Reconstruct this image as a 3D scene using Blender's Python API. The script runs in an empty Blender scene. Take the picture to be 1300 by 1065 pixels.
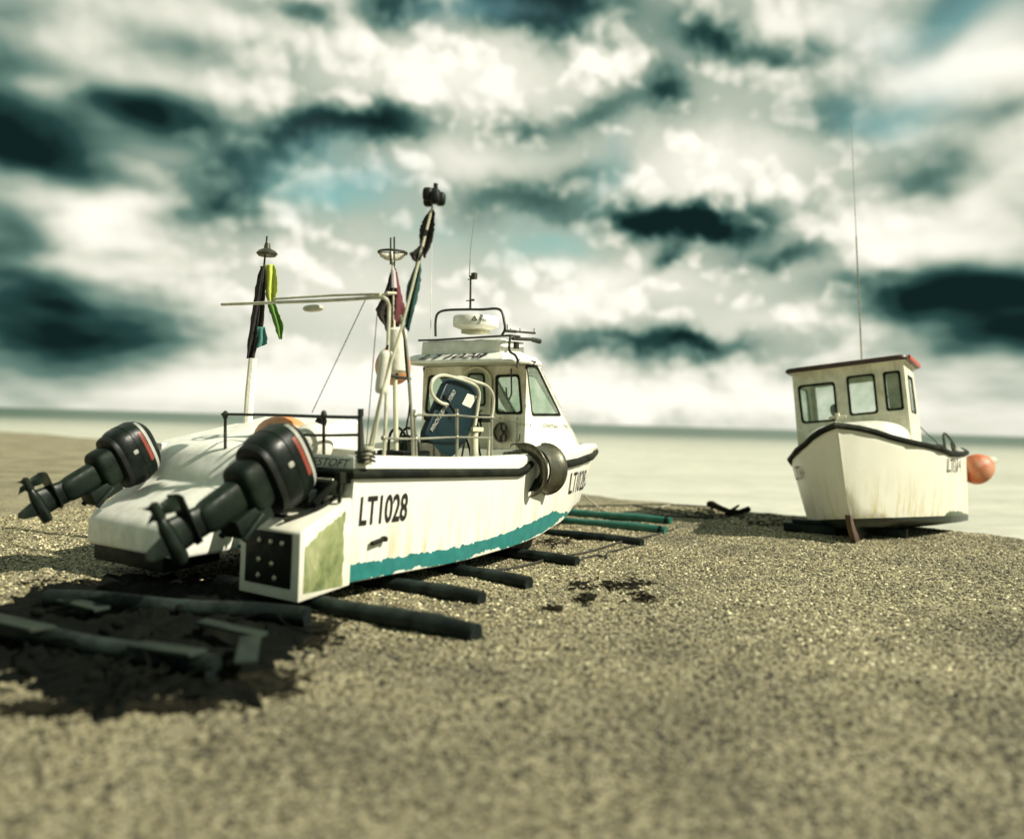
import bpy, math, random
from mathutils import Vector, Matrix, noise as mnoise
random.seed(7)
S = bpy.context.scene
COL = S.collection
PI = math.pi
R = math.radians

# ------------------------------------------------------------------ camera
FPX = 1040.0
CAM_Z = 1.6
PITCH, ROLL = 2.65, 1.65
cm = bpy.data.cameras.new('camera'); cam = bpy.data.objects.new('camera', cm); COL.objects.link(cam)
cam.location = (0, 0, CAM_Z)
CROT = (Matrix.Rotation(R(90 + PITCH), 3, 'X') @ Matrix.Rotation(R(ROLL), 3, 'Z'))
cam.rotation_euler = CROT.to_euler()
cm.sensor_width = 36; cm.lens = FPX / 1300 * 36
cm.shift_y = -(532.5 - 487.5) / 1300
cm.clip_start = 0.05; cm.clip_end = 60000
cm.dof.use_dof = True; cm.dof.focus_distance = 9.5; cm.dof.aperture_fstop = 0.39
S.camera = cam

def ray(px, py):
    return (CROT @ Vector(((px - 650) / FPX, -(py - 487.5) / FPX, -1))).normalized()
def gnd(px, py, z=0.0):
    d = ray(px, py); t = (z - CAM_Z) / d.z
    return Vector((0, 0, CAM_Z)) + d * t
def at(px, py, Y):
    d = ray(px, py); return Vector((0, 0, CAM_Z)) + d * (Y / d.y)

# ------------------------------------------------------------------ materials
MATS = {}
def nt(m):
    m.use_nodes = True
    return m.node_tree.nodes, m.node_tree.links
def ramp(N, stops, interp='LINEAR'):
    r = N.new('ShaderNodeValToRGB'); e = r.color_ramp; e.interpolation = interp
    while len(e.elements) < len(stops): e.elements.new(0.5)
    for k, (p, c) in enumerate(stops):
        e.elements[k].position = p
        e.elements[k].color = (c[0], c[1], c[2], 1) if not isinstance(c, (int, float)) else (c, c, c, 1)
    return r
def mixc(N, L, fac, a, b, mode='MIX'):
    m = N.new('ShaderNodeMix'); m.data_type = 'RGBA'; m.blend_type = mode
    def put(s, v):
        if hasattr(v, 'is_linked') or hasattr(v, 'links'): L.new(v, s)
        elif isinstance(v, (int, float)): s.default_value = v
        else: s.default_value = (v[0], v[1], v[2], 1)
    put(m.inputs[0], fac); put(m.inputs[6], a); put(m.inputs[7], b)
    return m.outputs[2]
def noise(N, L, vec, scale, detail=4, rough=.55, dist=0, scl=None):
    if scl:
        mp = N.new('ShaderNodeMapping'); mp.inputs['Scale'].default_value = scl
        L.new(vec, mp.inputs['Vector']); vec = mp.outputs[0]
    n = N.new('ShaderNodeTexNoise'); n.inputs['Scale'].default_value = scale
    n.inputs['Detail'].default_value = detail; n.inputs['Roughness'].default_value = rough
    n.inputs['Distortion'].default_value = dist
    L.new(vec, n.inputs['Vector']); return n.outputs['Fac']
def mat(name, base, rough=.5, metal=0, dirt=None, dirt_amt=.35, spots=None, bump=.1, bscale=30, var=.12, streak=None, spec=.5, coat=0):
    if name in MATS: return MATS[name]
    m = bpy.data.materials.new(name); N, L = nt(m); b = N['Principled BSDF']
    tc = N.new('ShaderNodeTexCoord').outputs['Object']
    c = tuple(base)
    n1 = noise(N, L, tc, 6, 5)
    lo = tuple(max(0, x * (1 - var)) for x in c); hi = tuple(min(1, x * (1 + var)) for x in c)
    r1 = ramp(N, [(.35, lo), (.65, hi)]); L.new(n1, r1.inputs[0]); col = r1.outputs[0]
    if streak:
        s = noise(N, L, tc, 1, 4, .6, 0, (14, 14, 1.1))
        rs = ramp(N, [(.52, 0), (.72, 1)]); L.new(s, rs.inputs[0])
        mm = N.new('ShaderNodeMath'); mm.operation = 'MULTIPLY'; mm.inputs[1].default_value = .55
        L.new(rs.outputs[0], mm.inputs[0]); col = mixc(N, L, mm.outputs[0], col, streak)
    if dirt:
        d = noise(N, L, tc, 2.3, 9, .68)
        rd = ramp(N, [(.45, 0), (.75, 1)]); L.new(d, rd.inputs[0])
        mm = N.new('ShaderNodeMath'); mm.operation = 'MULTIPLY'; mm.inputs[1].default_value = dirt_amt
        L.new(rd.outputs[0], mm.inputs[0]); col = mixc(N, L, mm.outputs[0], col, dirt)
    if spots:
        d = noise(N, L, tc, 17, 6, .7)
        rd = ramp(N, [(.66, 0), (.70, 1)]); L.new(d, rd.inputs[0]); col = mixc(N, L, rd.outputs[0], col, spots)
    L.new(col, b.inputs['Base Color'])
    rr = ramp(N, [(.3, max(0, rough - .12)), (.7, min(1, rough + .15))]); L.new(noise(N, L, tc, 11, 5), rr.inputs[0])
    L.new(rr.outputs[0], b.inputs['Roughness'])
    b.inputs['Metallic'].default_value = metal
    b.inputs['Specular IOR Level'].default_value = spec
    b.inputs['Coat Weight'].default_value = coat
    if bump:
        bp = N.new('ShaderNodeBump'); bp.inputs['Strength'].default_value = bump; bp.inputs['Distance'].default_value = .01
        L.new(noise(N, L, tc, bscale, 6, .6), bp.inputs['Height']); L.new(bp.outputs[0], b.inputs['Normal'])
    MATS[name] = m; return m
M_white = mat('white_gelcoat', (.80, .79, .70), .35, dirt=(.42, .38, .22), dirt_amt=.30, streak=(.55, .50, .30), bump=.03)
M_rusty = mat('rust_stained_white', (.72, .70, .56), .5, dirt=(.26, .18, .06), dirt_amt=.9, spots=(.07, .04, .015), streak=(.34, .25, .09), bump=.2)
M_roofw = mat('roof_white', (.80, .79, .71), .4, dirt=(.4, .38, .22), dirt_amt=.25, bump=.03)
M_cream = mat('cream_paint', (.62, .60, .44), .5, dirt=(.3, .27, .14), dirt_amt=.5, bump=.05)
M_under = mat('grey_liner', (.46, .47, .36), .6, dirt=(.16, .15, .08), dirt_amt=.7, spots=(.05, .05, .03), bump=.05)
M_steel = mat('weathered_tube', (.36, .36, .28), .38, .6, dirt=(.07, .06, .035), dirt_amt=.9, bump=.1, bscale=60)
M_dktube = mat('dark_tube', (.022, .026, .02), .5, .1, dirt=(.14, .13, .08), dirt_amt=.4, spec=.3)
M_tubew = mat('white_tube', (.58, .57, .43), .4, dirt=(.14, .12, .06), dirt_amt=.8)
M_rub = mat('black_rubber', (.006, .008, .006), .65, dirt=(.05, .055, .03), dirt_amt=.6, bump=.3, spec=.12)
M_guard = mat('worn_guard_steel', (.06, .06, .042), .4, .5, dirt=(.16, .15, .09), dirt_amt=.6, bump=.15, streak=(.28, .26, .17))
M_black = mat('black_plastic', (.006, .008, .006), .5, bump=.05, spec=.25)
M_cowl = mat('black_cowl', (.003, .006, .004), .38, bump=.06, spec=.26, dirt=(.020, .032, .02), dirt_amt=.8, spots=(.07, .08, .055))
M_leg = mat('green_black_alloy', (.004, .008, .005), .5, .05, dirt=(.022, .036, .02), dirt_amt=.6, spec=.18)
M_decw = mat('decal_silver', (.36, .36, .31), .5, dirt=(.02, .03, .02), dirt_amt=.9, spots=(.01, .01, .01))
M_decr = mat('decal_red', (.20, .035, .02), .5, dirt=(.02, .02, .015), dirt_amt=.8)
M_ink = mat('black_ink', (.010, .010, .010), .5, bump=0)
M_inkg = mat('grey_ink', (.12, .12, .10), .5, bump=0)
M_blue = mat('navy_plastic', (.002, .016, .021), .45, dirt=(.010, .03, .032), dirt_amt=.5, spots=(.07, .11, .11), bump=.04, spec=.3)
M_label = mat('label_white', (.7, .7, .6), .5, dirt=(.5, .3, .15), dirt_amt=.4)
M_orange = mat('orange_vinyl', (.70, .27, .10), .4, dirt=(.6, .42, .25), dirt_amt=.6)
M_orange2 = mat('faded_orange_vinyl', (.55, .14, .05), .5, dirt=(.6, .45, .3), dirt_amt=.8, bump=.1)
M_foam = mat('white_foam', (.78, .75, .64), .8, dirt=(.5, .42, .28), dirt_amt=.5, spots=(.10, .06, .03), bump=.5)
M_red = mat('maroon_cloth', (.13, .03, .035), .85, bump=.3)
M_dcloth = mat('black_cloth', (.018, .014, .012), .85, bump=.3)
M_gcloth = mat('green_cloth', (.012, .06, .05), .8, bump=.3)
M_ycloth = mat('yellow_cloth', (.50, .58, .10), .8, bump=.3)
M_lcloth = mat('leaf_cloth', (.10, .22, .03), .8, bump=.3)
M_tcloth = mat('teal_cloth', (.06, .20, .18), .8, bump=.3)
M_pink = mat('silver_tape', (.5, .44, .45), .5)
M_skid = mat('tarred_timber', (.006, .010, .009), .55, dirt=(.045, .065, .055), dirt_amt=.8, bump=.8, bscale=40, spec=.15)
M_skidg = mat('green_plastic_pipe', (.012, .12, .085), .4, dirt=(.12, .22, .16), dirt_amt=.5, spots=(.02, .03, .02), bump=.2)
M_rope = mat('tarred_rope', (.03, .028, .02), .8, bump=.5, bscale=150)
M_ropew = mat('pale_rope', (.40, .38, .30), .8, bump=.5, bscale=150)
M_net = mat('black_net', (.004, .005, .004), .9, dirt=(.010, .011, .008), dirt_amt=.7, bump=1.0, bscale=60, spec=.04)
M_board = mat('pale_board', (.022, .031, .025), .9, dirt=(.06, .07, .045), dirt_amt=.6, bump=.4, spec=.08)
M_weed = mat('dark_weed', (.013, .012, .007), .9, bump=.6, spec=.1)
M_trim_shade = mat('red_trim_shade', (.022, .008, .006), .45, dirt=(.2, .1, .06), dirt_amt=.3)  # shaded copy of the roof-edge red, shade put into the colour
M_trim_lit = mat('red_trim_lit', (.42, .07, .04), .45)  # sunlit copy of the roof-edge red, light put into the colour
M_rustb = mat('rust_brown_keel', (.05, .024, .014), .7, dirt=(.2, .14, .08), dirt_amt=.5)
M_alum = mat('alloy', (.5, .5, .44), .35, .8)

def glass_mat():
    m = bpy.data.materials.new('window_glass'); N, L = nt(m); b = N['Principled BSDF']
    b.inputs['Base Color'].default_value = (.60, .76, .62, 1); b.inputs['Roughness'].default_value = .06
    b.inputs['Transmission Weight'].default_value = .86; b.inputs['IOR'].default_value = 1.3
    tc = N.new('ShaderNodeTexCoord').outputs['Object']
    r = ramp(N, [(.35, (.60, .74, .60)), (.65, (.86, .93, .84))]); L.new(noise(N, L, tc, 4, 6), r.inputs[0]); L.new(r.outputs[0], b.inputs['Base Color'])
    return m
M_glass = glass_mat()

def hull_mat(name, band_lo, band_hi, band_col, under_col, white=(.80, .79, .70), flake=.5):
    """paint by position on the hull: UV.x metres along, UV.y metres above the chine"""
    m = bpy.data.materials.new(name); N, L = nt(m); b = N['Principled BSDF']
    uv = N.new('ShaderNodeUVMap'); uv.uv_map = 'girth'
    sep = N.new('ShaderNodeSeparateXYZ'); L.new(uv.outputs[0], sep.inputs[0])
    tc = N.new('ShaderNodeTexCoord').outputs['Object']
    def math_(op, a, bb, c=None):
        n = N.new('ShaderNodeMath'); n.operation = op
        for k, v in enumerate((a, bb, c)):
            if v is None: continue
            if isinstance(v, (int, float)): n.inputs[k].default_value = v
            else: L.new(v, n.inputs[k])
        return n.outputs[0]
    nf = noise(N, L, tc, 9, 8, .62); nb = noise(N, L, tc, 2.2, 7, .6)
    h = sep.outputs[1]
    # upper ragged edge
    deep = N.new('ShaderNodeMapRange'); deep.inputs[1].default_value = 1.6; deep.inputs[2].default_value = 3.2; deep.inputs[4].default_value = .06; L.new(sep.outputs[0], deep.inputs[0])
    rise = N.new('ShaderNodeMapRange'); rise.inputs[1].default_value = 3.5; rise.inputs[2].default_value = 4.3; rise.inputs[4].default_value = .24; L.new(sep.outputs[0], rise.inputs[0])
    hh = math_('SUBTRACT', math_('ADD', h, math_('MULTIPLY', math_('SUBTRACT', nf, .5), .12)), math_('SUBTRACT', deep.outputs[0], rise.outputs[0]))
    up = math_('LESS_THAN', hh, band_hi)
    # lower flaked edge
    fl = math_('ADD', math_('MULTIPLY', math_('SUBTRACT', nb, .5), flake), math_('MULTIPLY', math_('SUBTRACT', nf, .5), .10))
    lo = math_('GREATER_THAN', math_('ADD', h, fl), band_lo)
    under = math_('LESS_THAN', h, -.012)
    band = math_('MULTIPLY', up, lo)
    w = ramp(N, [(.35, tuple(x * .93 for x in white)), (.7, white)]); L.new(nb, w.inputs[0])
    st = noise(N, L, tc, 1, 5, .6, 0, (12, 12, .9)); rs = ramp(N, [(.48, 0), (.72, .9)]); L.new(st, rs.inputs[0])
    low = N.new('ShaderNodeMapRange'); low.inputs[1].default_value = .75; low.inputs[2].default_value = .1
    L.new(h, low.inputs[0])
    wc = mixc(N, L, math_('MULTIPLY', rs.outputs[0], low.outputs[0]), w.outputs[0], (.50, .42, .20))
    # scuffs, short dark scratches
    sc = noise(N, L, tc, 1, 8, .75, 0, (6, 6, 26)); rsc = ramp(N, [(.655, 0), (.68, 1)]); L.new(sc, rsc.inputs[0])
    wc = mixc(N, L, math_('MULTIPLY', rsc.outputs[0], .55), wc, (.22, .20, .12))
    bc = ramp(N, [(.3, tuple(x * .8 for x in band_col)), (.7, tuple(x * 1.25 for x in band_col))]); L.new(nf, bc.inputs[0])
    col = mixc(N, L, band, wc, bc.outputs[0])
    col = mixc(N, L, under, col, under_col)
    L.new(col, b.inputs['Base Color'])
    b.inputs['Roughness'].default_value = .38
    bp = N.new('ShaderNodeBump'); bp.inputs['Strength'].default_value = .08; bp.inputs['Distance'].default_value = .02
    L.new(nb, bp.inputs['Height']); L.new(bp.outputs[0], b.inputs['Normal'])
    return m

# ------------------------------------------------------------------ mesh helpers
class MB:
    def __init__(s): s.v = []; s.f = []; s.uv = None
    def add(s, vs, fs):
        o = len(s.v); s.v += [tuple(v) for v in vs]; s.f += [tuple(i + o for i in f) for f in fs]; return s
    def box(s, c, d, rot=None, taper=1.0):
        x, y, z = (k / 2 for k in d); t = taper
        vs = [(-x, -y, -z), (x, -y, -z), (x, y, -z), (-x, y, -z), (-x * t, -y * t, z), (x * t, -y * t, z), (x * t, y * t, z), (-x * t, y * t, z)]
        M = rot or Matrix.Identity(3)
        return s.add([Vector(c) + M @ Vector(v) for v in vs], [(0, 3, 2, 1), (4, 5, 6, 7), (0, 1, 5, 4), (1, 2, 6, 5), (2, 3, 7, 6), (3, 0, 4, 7)])
    def tube(s, pts, r, seg=10, closed=False, cap=True):
        pts = [Vector(p) for p in pts]; n = len(pts)
        rs = r if isinstance(r, (list, tuple)) else [r] * n
        up = None; rings = []
        for i, p in enumerate(pts):
            if closed: t = pts[(i + 1) % n] - pts[i - 1]
            else: t = pts[min(i + 1, n - 1)] - pts[max(i - 1, 0)]
            t.normalize()
            if up is None:
                a = Vector((0, 0, 1)) if abs(t.z) < .9 else Vector((1, 0, 0))
                up = (a - t * a.dot(t)).normalized()
            else:
                up = (up - t * up.dot(t)).normalized()
            sd = t.cross(up)
            rings.append([p + (up * math.cos(2 * PI * k / seg) + sd * math.sin(2 * PI * k / seg)) * rs[i] for k in range(seg)])
        vs = [v for ring in rings for v in ring]; fs = []
        for i in range(n if closed else n - 1):
            a = i * seg; b = ((i + 1) % n) * seg
            for k in range(seg):
                k2 = (k + 1) % seg; fs.append((a + k, b + k, b + k2, a + k2))
        if cap and not closed:
            fs.append(tuple(range(seg))); fs.append(tuple(reversed(range((n - 1) * seg, n * seg))))
        return s.add(vs, fs)
    def lathe(s, prof, c=(0, 0, 0), rot=None, seg=24):
        M = rot or Matrix.Identity(3); vs = []; fs = []
        for (r, z) in prof:
            for k in range(seg):
                a = 2 * PI * k / seg; vs.append(Vector(c) + M @ Vector((r * math.cos(a), r * math.sin(a), z)))
        for i in range(len(prof) - 1):
            for k in range(seg):
                k2 = (k + 1) % seg; fs.append((i * seg + k, i * seg + k2, (i + 1) * seg + k2, (i + 1) * seg + k))
        fs.append(tuple(reversed(range(seg)))); fs.append(tuple(range((len(prof) - 1) * seg, len(prof) * seg)))
        return s.add(vs, fs)
    def grid(s, rows, closed=False):
        n = len(rows[0]); vs = [p for r in rows for p in r]; fs = []
        for i in range(len(rows) - 1):
            for k in range(n if closed else n - 1):
                k2 = (k + 1) % n; fs.append((i * n + k, i * n + k2, (i + 1) * n + k2, (i + 1) * n + k))
        return s.add(vs, fs)
    def prism(s, poly, fn, t0, t1):
        """poly list of 2-D points; fn(a,b,t)->3-D; extruded between t0 and t1"""
        n = len(poly)
        vs = [fn(a, b, t0) for a, b in poly] + [fn(a, b, t1) for a, b in poly]
        fs = [tuple(range(n)), tuple(reversed(range(n, 2 * n)))] + [(k, n + k, n + (k + 1) % n, (k + 1) % n) for k in range(n)]
        return s.add(vs, fs)
    def sell(s, c, d, e1=.6, e2=.6, rot=None, nu=28, nv=16, fn=None):
        """superellipsoid"""
        M = rot or Matrix.Identity(3); rows = []
        def p(w, m): return math.copysign(abs(w) ** m, w)
        for i in range(nv + 1):
            ph = -PI / 2 + PI * i / nv; row = []
            for k in range(nu):
                th = 2 * PI * k / nu
                v = Vector((d[0] / 2 * p(math.cos(ph), e1) * p(math.cos(th), e2), d[1] / 2 * p(math.cos(ph), e1) * p(math.sin(th), e2), d[2] / 2 * p(math.sin(ph), e1)))
                if fn: v = fn(v)
                row.append(Vector(c) + M @ v)
            rows.append(row)
        return s.grid(rows, True)
    def build(s, name, m, parent=None, bevel=0, smooth=True, ang=35, seg=2):
        me = bpy.data.meshes.new(name); me.from_pydata([tuple(v) for v in s.v], [], s.f)
        if m: me.materials.append(m)
        o = bpy.data.objects.new(name, me); COL.objects.link(o)
        if parent: o.parent = parent
        if bevel or True:
            import bmesh
            bm = bmesh.new(); bm.from_mesh(me)
            bmesh.ops.remove_doubles(bm, verts=bm.verts, dist=1e-5)
            bmesh.ops.recalc_face_normals(bm, faces=bm.faces)
            if bevel:
                ed = [e for e in bm.edges if len(e.link_faces) == 2 and e.calc_face_angle(0) > R(30)]
                bmesh.ops.bevel(bm, geom=ed, offset=bevel, segments=seg, affect='EDGES', profile=.5, clamp_overlap=True)
            bm.to_mesh(me); bm.free()
        if smooth:
            me.shade_smooth(); me.set_sharp_from_angle(angle=R(ang))
        return o
def tag(o, label=None, cat=None, group=None, kind=None):
    if label: o['label'] = label
    if cat: o['category'] = cat
    if group: o['group'] = group
    if kind: o['kind'] = kind
    return o
def empty(name, loc, rz=0, rot=None):
    o = bpy.data.objects.new(name, None); COL.objects.link(o); o.location = loc
    o.rotation_euler = rot if rot else (0, 0, rz); o.empty_display_size = .3; return o
def lerp_tab(tab, x, k=1):
    if x <= tab[0][0]: return tab[0][k]
    for a, b in zip(tab, tab[1:]):
        if x <= b[0]:
            t = (x - a[0]) / (b[0] - a[0]); t = t * t * (3 - 2 * t) * .5 + t * .5
            return a[k] + (b[k] - a[k]) * t
    return tab[-1][k]
def smooth_path(pts, n=6):
    pts = [Vector(p) for p in pts]; out = []
    P = [pts[0]] + pts + [pts[-1]]
    for i in range(1, len(P) - 2):
        for k in range(n):
            t = k / n; a, b, c, d = P[i - 1], P[i], P[i + 1], P[i + 2]
            out.append(.5 * ((2 * b) + (c - a) * t + (2 * a - 5 * b + 4 * c - d) * t * t + (-a + 3 * b - 3 * c + d) * t ** 3))
    out.append(pts[-1]); return out
def text_geo(s, bold=.012, shear=0):
    cu = bpy.data.curves.new('lettering', 'FONT'); cu.body = s; cu.size = 1; cu.offset = bold; cu.shear = shear; cu.resolution_u = 4
    o = bpy.data.objects.new('lettering', cu); COL.objects.link(o)
    bpy.context.view_layer.update()
    me = bpy.data.meshes.new_from_object(o.evaluated_get(bpy.context.evaluated_depsgraph_get()))
    vs = [tuple(v.co) for v in me.vertices]; fs = [tuple(p.vertices) for p in me.polygons]
    bpy.data.objects.remove(o); bpy.data.curves.remove(cu); bpy.data.meshes.remove(me)
    x0 = min(v[0] for v in vs); x1 = max(v[0] for v in vs); y0 = min(v[1] for v in vs); y1 = max(v[1] for v in vs)
    return [((v[0] - x0) / (x1 - x0), (v[1] - y0) / (y1 - y0)) for v in vs], fs
def lettering(name, s, fn, m, parent, bold=.012, shear=0):
    """fn(a,b): unit square -> 3-D"""
    vs, fs = text_geo(s, bold, shear)
    mb = MB(); mb.add([fn(a, b) for a, b in vs], fs)
    me = bpy.data.meshes.new(name); me.from_pydata(mb.v, [], mb.f); me.materials.append(m)
    o = bpy.data.objects.new(name, me); COL.objects.link(o); o.parent = parent; return o

# ------------------------------------------------------------------ ground and sea
shore = [(-400, 250), (-120, 118), (-60, 80), (-22.2, 46.2), (-9, 32.5), (-1.2, 22.4), (1.8, 19.4), (4.6, 16.3), (7.0, 14.9), (8.6, 12.6), (10.5, 12.2), (16, 12.6), (40, 15), (400, 40)]
def shore_y(x):
    for a, b in zip(shore, shore[1:]):
        if a[0] <= x <= b[0]:
            return a[1] + (b[1] - a[1]) * (x - a[0]) / (b[0] - a[0])
    return shore[0][1] if x < shore[0][0] else shore[-1][1]
def ground_z(x, y):
    z = .03 * mnoise.noise(Vector((x * .45, y * .45, 0))) + .022 * mnoise.noise(Vector((x * 1.7, y * 1.7, 3))) + .020 * mnoise.noise(Vector((x * 4.2, y * 4.2, 3)))
    z -= .030 * max(0, mnoise.noise(Vector((x * 2.6, y * 3.4, 17))) - .28) / .5
    k = min(1, max(0, (math.hypot(x, y) - 3) / 3)); z *= .4 + .6 * k
    d = y - shore_y(x) + .35 * mnoise.noise(Vector((x * .6, 0, 9))) + .12 * mnoise.noise(Vector((x * 2.6, 0, 4)))
    if d > -1.2:
        t = d + 1.2; z -= .030 * t * t if t < 6 else 1.08 + (t - 6) * .12
    return max(z, -6)
def axis(lo, hi, fine_lo, fine_hi, step, grow=1.16):
    a = []; x = fine_lo
    while x < fine_hi: a.append(x); x += step
    s = step; x = fine_hi
    while x < hi: a.append(x); s *= grow; x += s
    a.append(hi); s = step; x = fine_lo - step
    b = []
    while x > lo: b.append(x); s *= grow; x -= s
    b.append(lo); return list(reversed(b)) + a
xs = axis(-420, 420, -9, 11, .11); ys = axis(-40, 420, 1.5, 24, .11)
rows = [[Vector((x, y, ground_z(x, y))) for x in xs] for y in ys]
g = MB(); g.grid(rows)
def shingle_mat():
    m = bpy.data.materials.new('shingle'); N, L = nt(m); b = N['Principled BSDF']
    tc = N.new('ShaderNodeTexCoord').outputs['Object']
    def vor(scale, out='Color'):
        v = N.new('ShaderNodeTexVoronoi'); v.inputs['Scale'].default_value = scale; L.new(tc, v.inputs['Vector']); return v
    v1 = vor(42); v2 = vor(95)
    sep = N.new('ShaderNodeSeparateColor'); L.new(v1.outputs['Color'], sep.inputs[0])
    sep2 = N.new('ShaderNodeSeparateColor'); L.new(v2.outputs['Color'], sep2.inputs[0])
    stops = [(0, (.05, .042, .022)), (.25, (.15, .128, .068)), (.5, (.27, .235, .13)), (.8, (.41, .365, .22)), (1, (.55, .50, .33))]
    r = ramp(N, stops); L.new(sep.outputs[0], r.inputs[0])
    r2 = ramp(N, stops); L.new(sep2.outputs[0], r2.inputs[0])
    c = mixc(N, L, .45, r.outputs[0], r2.outputs[0])
    big = ramp(N, [(.35, .55), (.58, 1.0)]); L.new(noise(N, L, tc, .8, 6, .6), big.inputs[0])
    c = mixc(N, L, 1.0, c, big.outputs[0], 'MULTIPLY')
    L.new(c, b.inputs['Base Color']); b.inputs['Roughness'].default_value = .75
    bp = N.new('ShaderNodeBump'); bp.inputs['Strength'].default_value = .6; bp.inputs['Distance'].default_value = .015; bp.invert = True
    L.new(v1.outputs['Distance'], bp.inputs['Height'])
    bp2 = N.new('ShaderNodeBump'); bp2.inputs['Strength'].default_value = .7; bp2.inputs['Distance'].default_value = .008; bp2.invert = True
    L.new(v2.outputs['Distance'], bp2.inputs['Height']); L.new(bp.outputs[0], bp2.inputs['Normal']); L.new(bp2.outputs[0], b.inputs['Normal'])
    return m
M_shingle = shingle_mat()
go = g.build('shingle_beach', M_shingle, smooth=True, ang=180); tag(go, 'tan shingle beach running down to the sea', kind='structure')

def sea_mat():
    m = bpy.data.materials.new('sea_water'); N, L = nt(m); b = N['Principled BSDF']
    tc = N.new('ShaderNodeTexCoord').outputs['Object']
    sp = N.new('ShaderNodeSeparateXYZ'); L.new(tc, sp.inputs[0])
    mr = N.new('ShaderNodeMapRange'); mr.inputs[1].default_value = 30; mr.inputs[2].default_value = 330; mr.interpolation_type = 'SMOOTHERSTEP'
    L.new(sp.outputs[1], mr.inputs[0])
    c = mixc(N, L, mr.outputs[0], (.62, .61, .49), (.075, .125, .085))
    n = noise(N, L, tc, .12, 9, .68, 0, (.35, 2.2, 1)); r = ramp(N, [(.32, .80), (.62, 1.06)]); L.new(n, r.inputs[0])
    c = mixc(N, L, 1.0, c, r.outputs[0], 'MULTIPLY')
    n = noise(N, L, tc, 1.1, 7, .7, 0, (.45, 1.8, 1)); r = ramp(N, [(.38, .62), (.52, 1.0)]); L.new(n, r.inputs[0])
    c = mixc(N, L, .8, c, r.outputs[0], 'MULTIPLY'); L.new(c, b.inputs['Base Color'])
    b.inputs['Roughness'].default_value = .35; b.inputs['IOR'].default_value = 1.33
    bp = N.new('ShaderNodeBump'); bp.inputs['Strength'].default_value = .8; bp.inputs['Distance'].default_value = .4
    L.new(noise(N, L, tc, .5, 8, .62, 0, (.5, 1.6, 1)), bp.inputs['Height']); L.new(bp.outputs[0], b.inputs['Normal'])
    return m
sea = MB(); sea.add([(-25000, -500, -1.15), (25000, -500, -1.15), (25000, 40000, -1.15), (-25000, 40000, -1.15)], [(0, 1, 2, 3)])
so = sea.build('sea', sea_mat(), smooth=False); tag(so, 'calm pale green sea up to the horizon', kind='structure')

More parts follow.
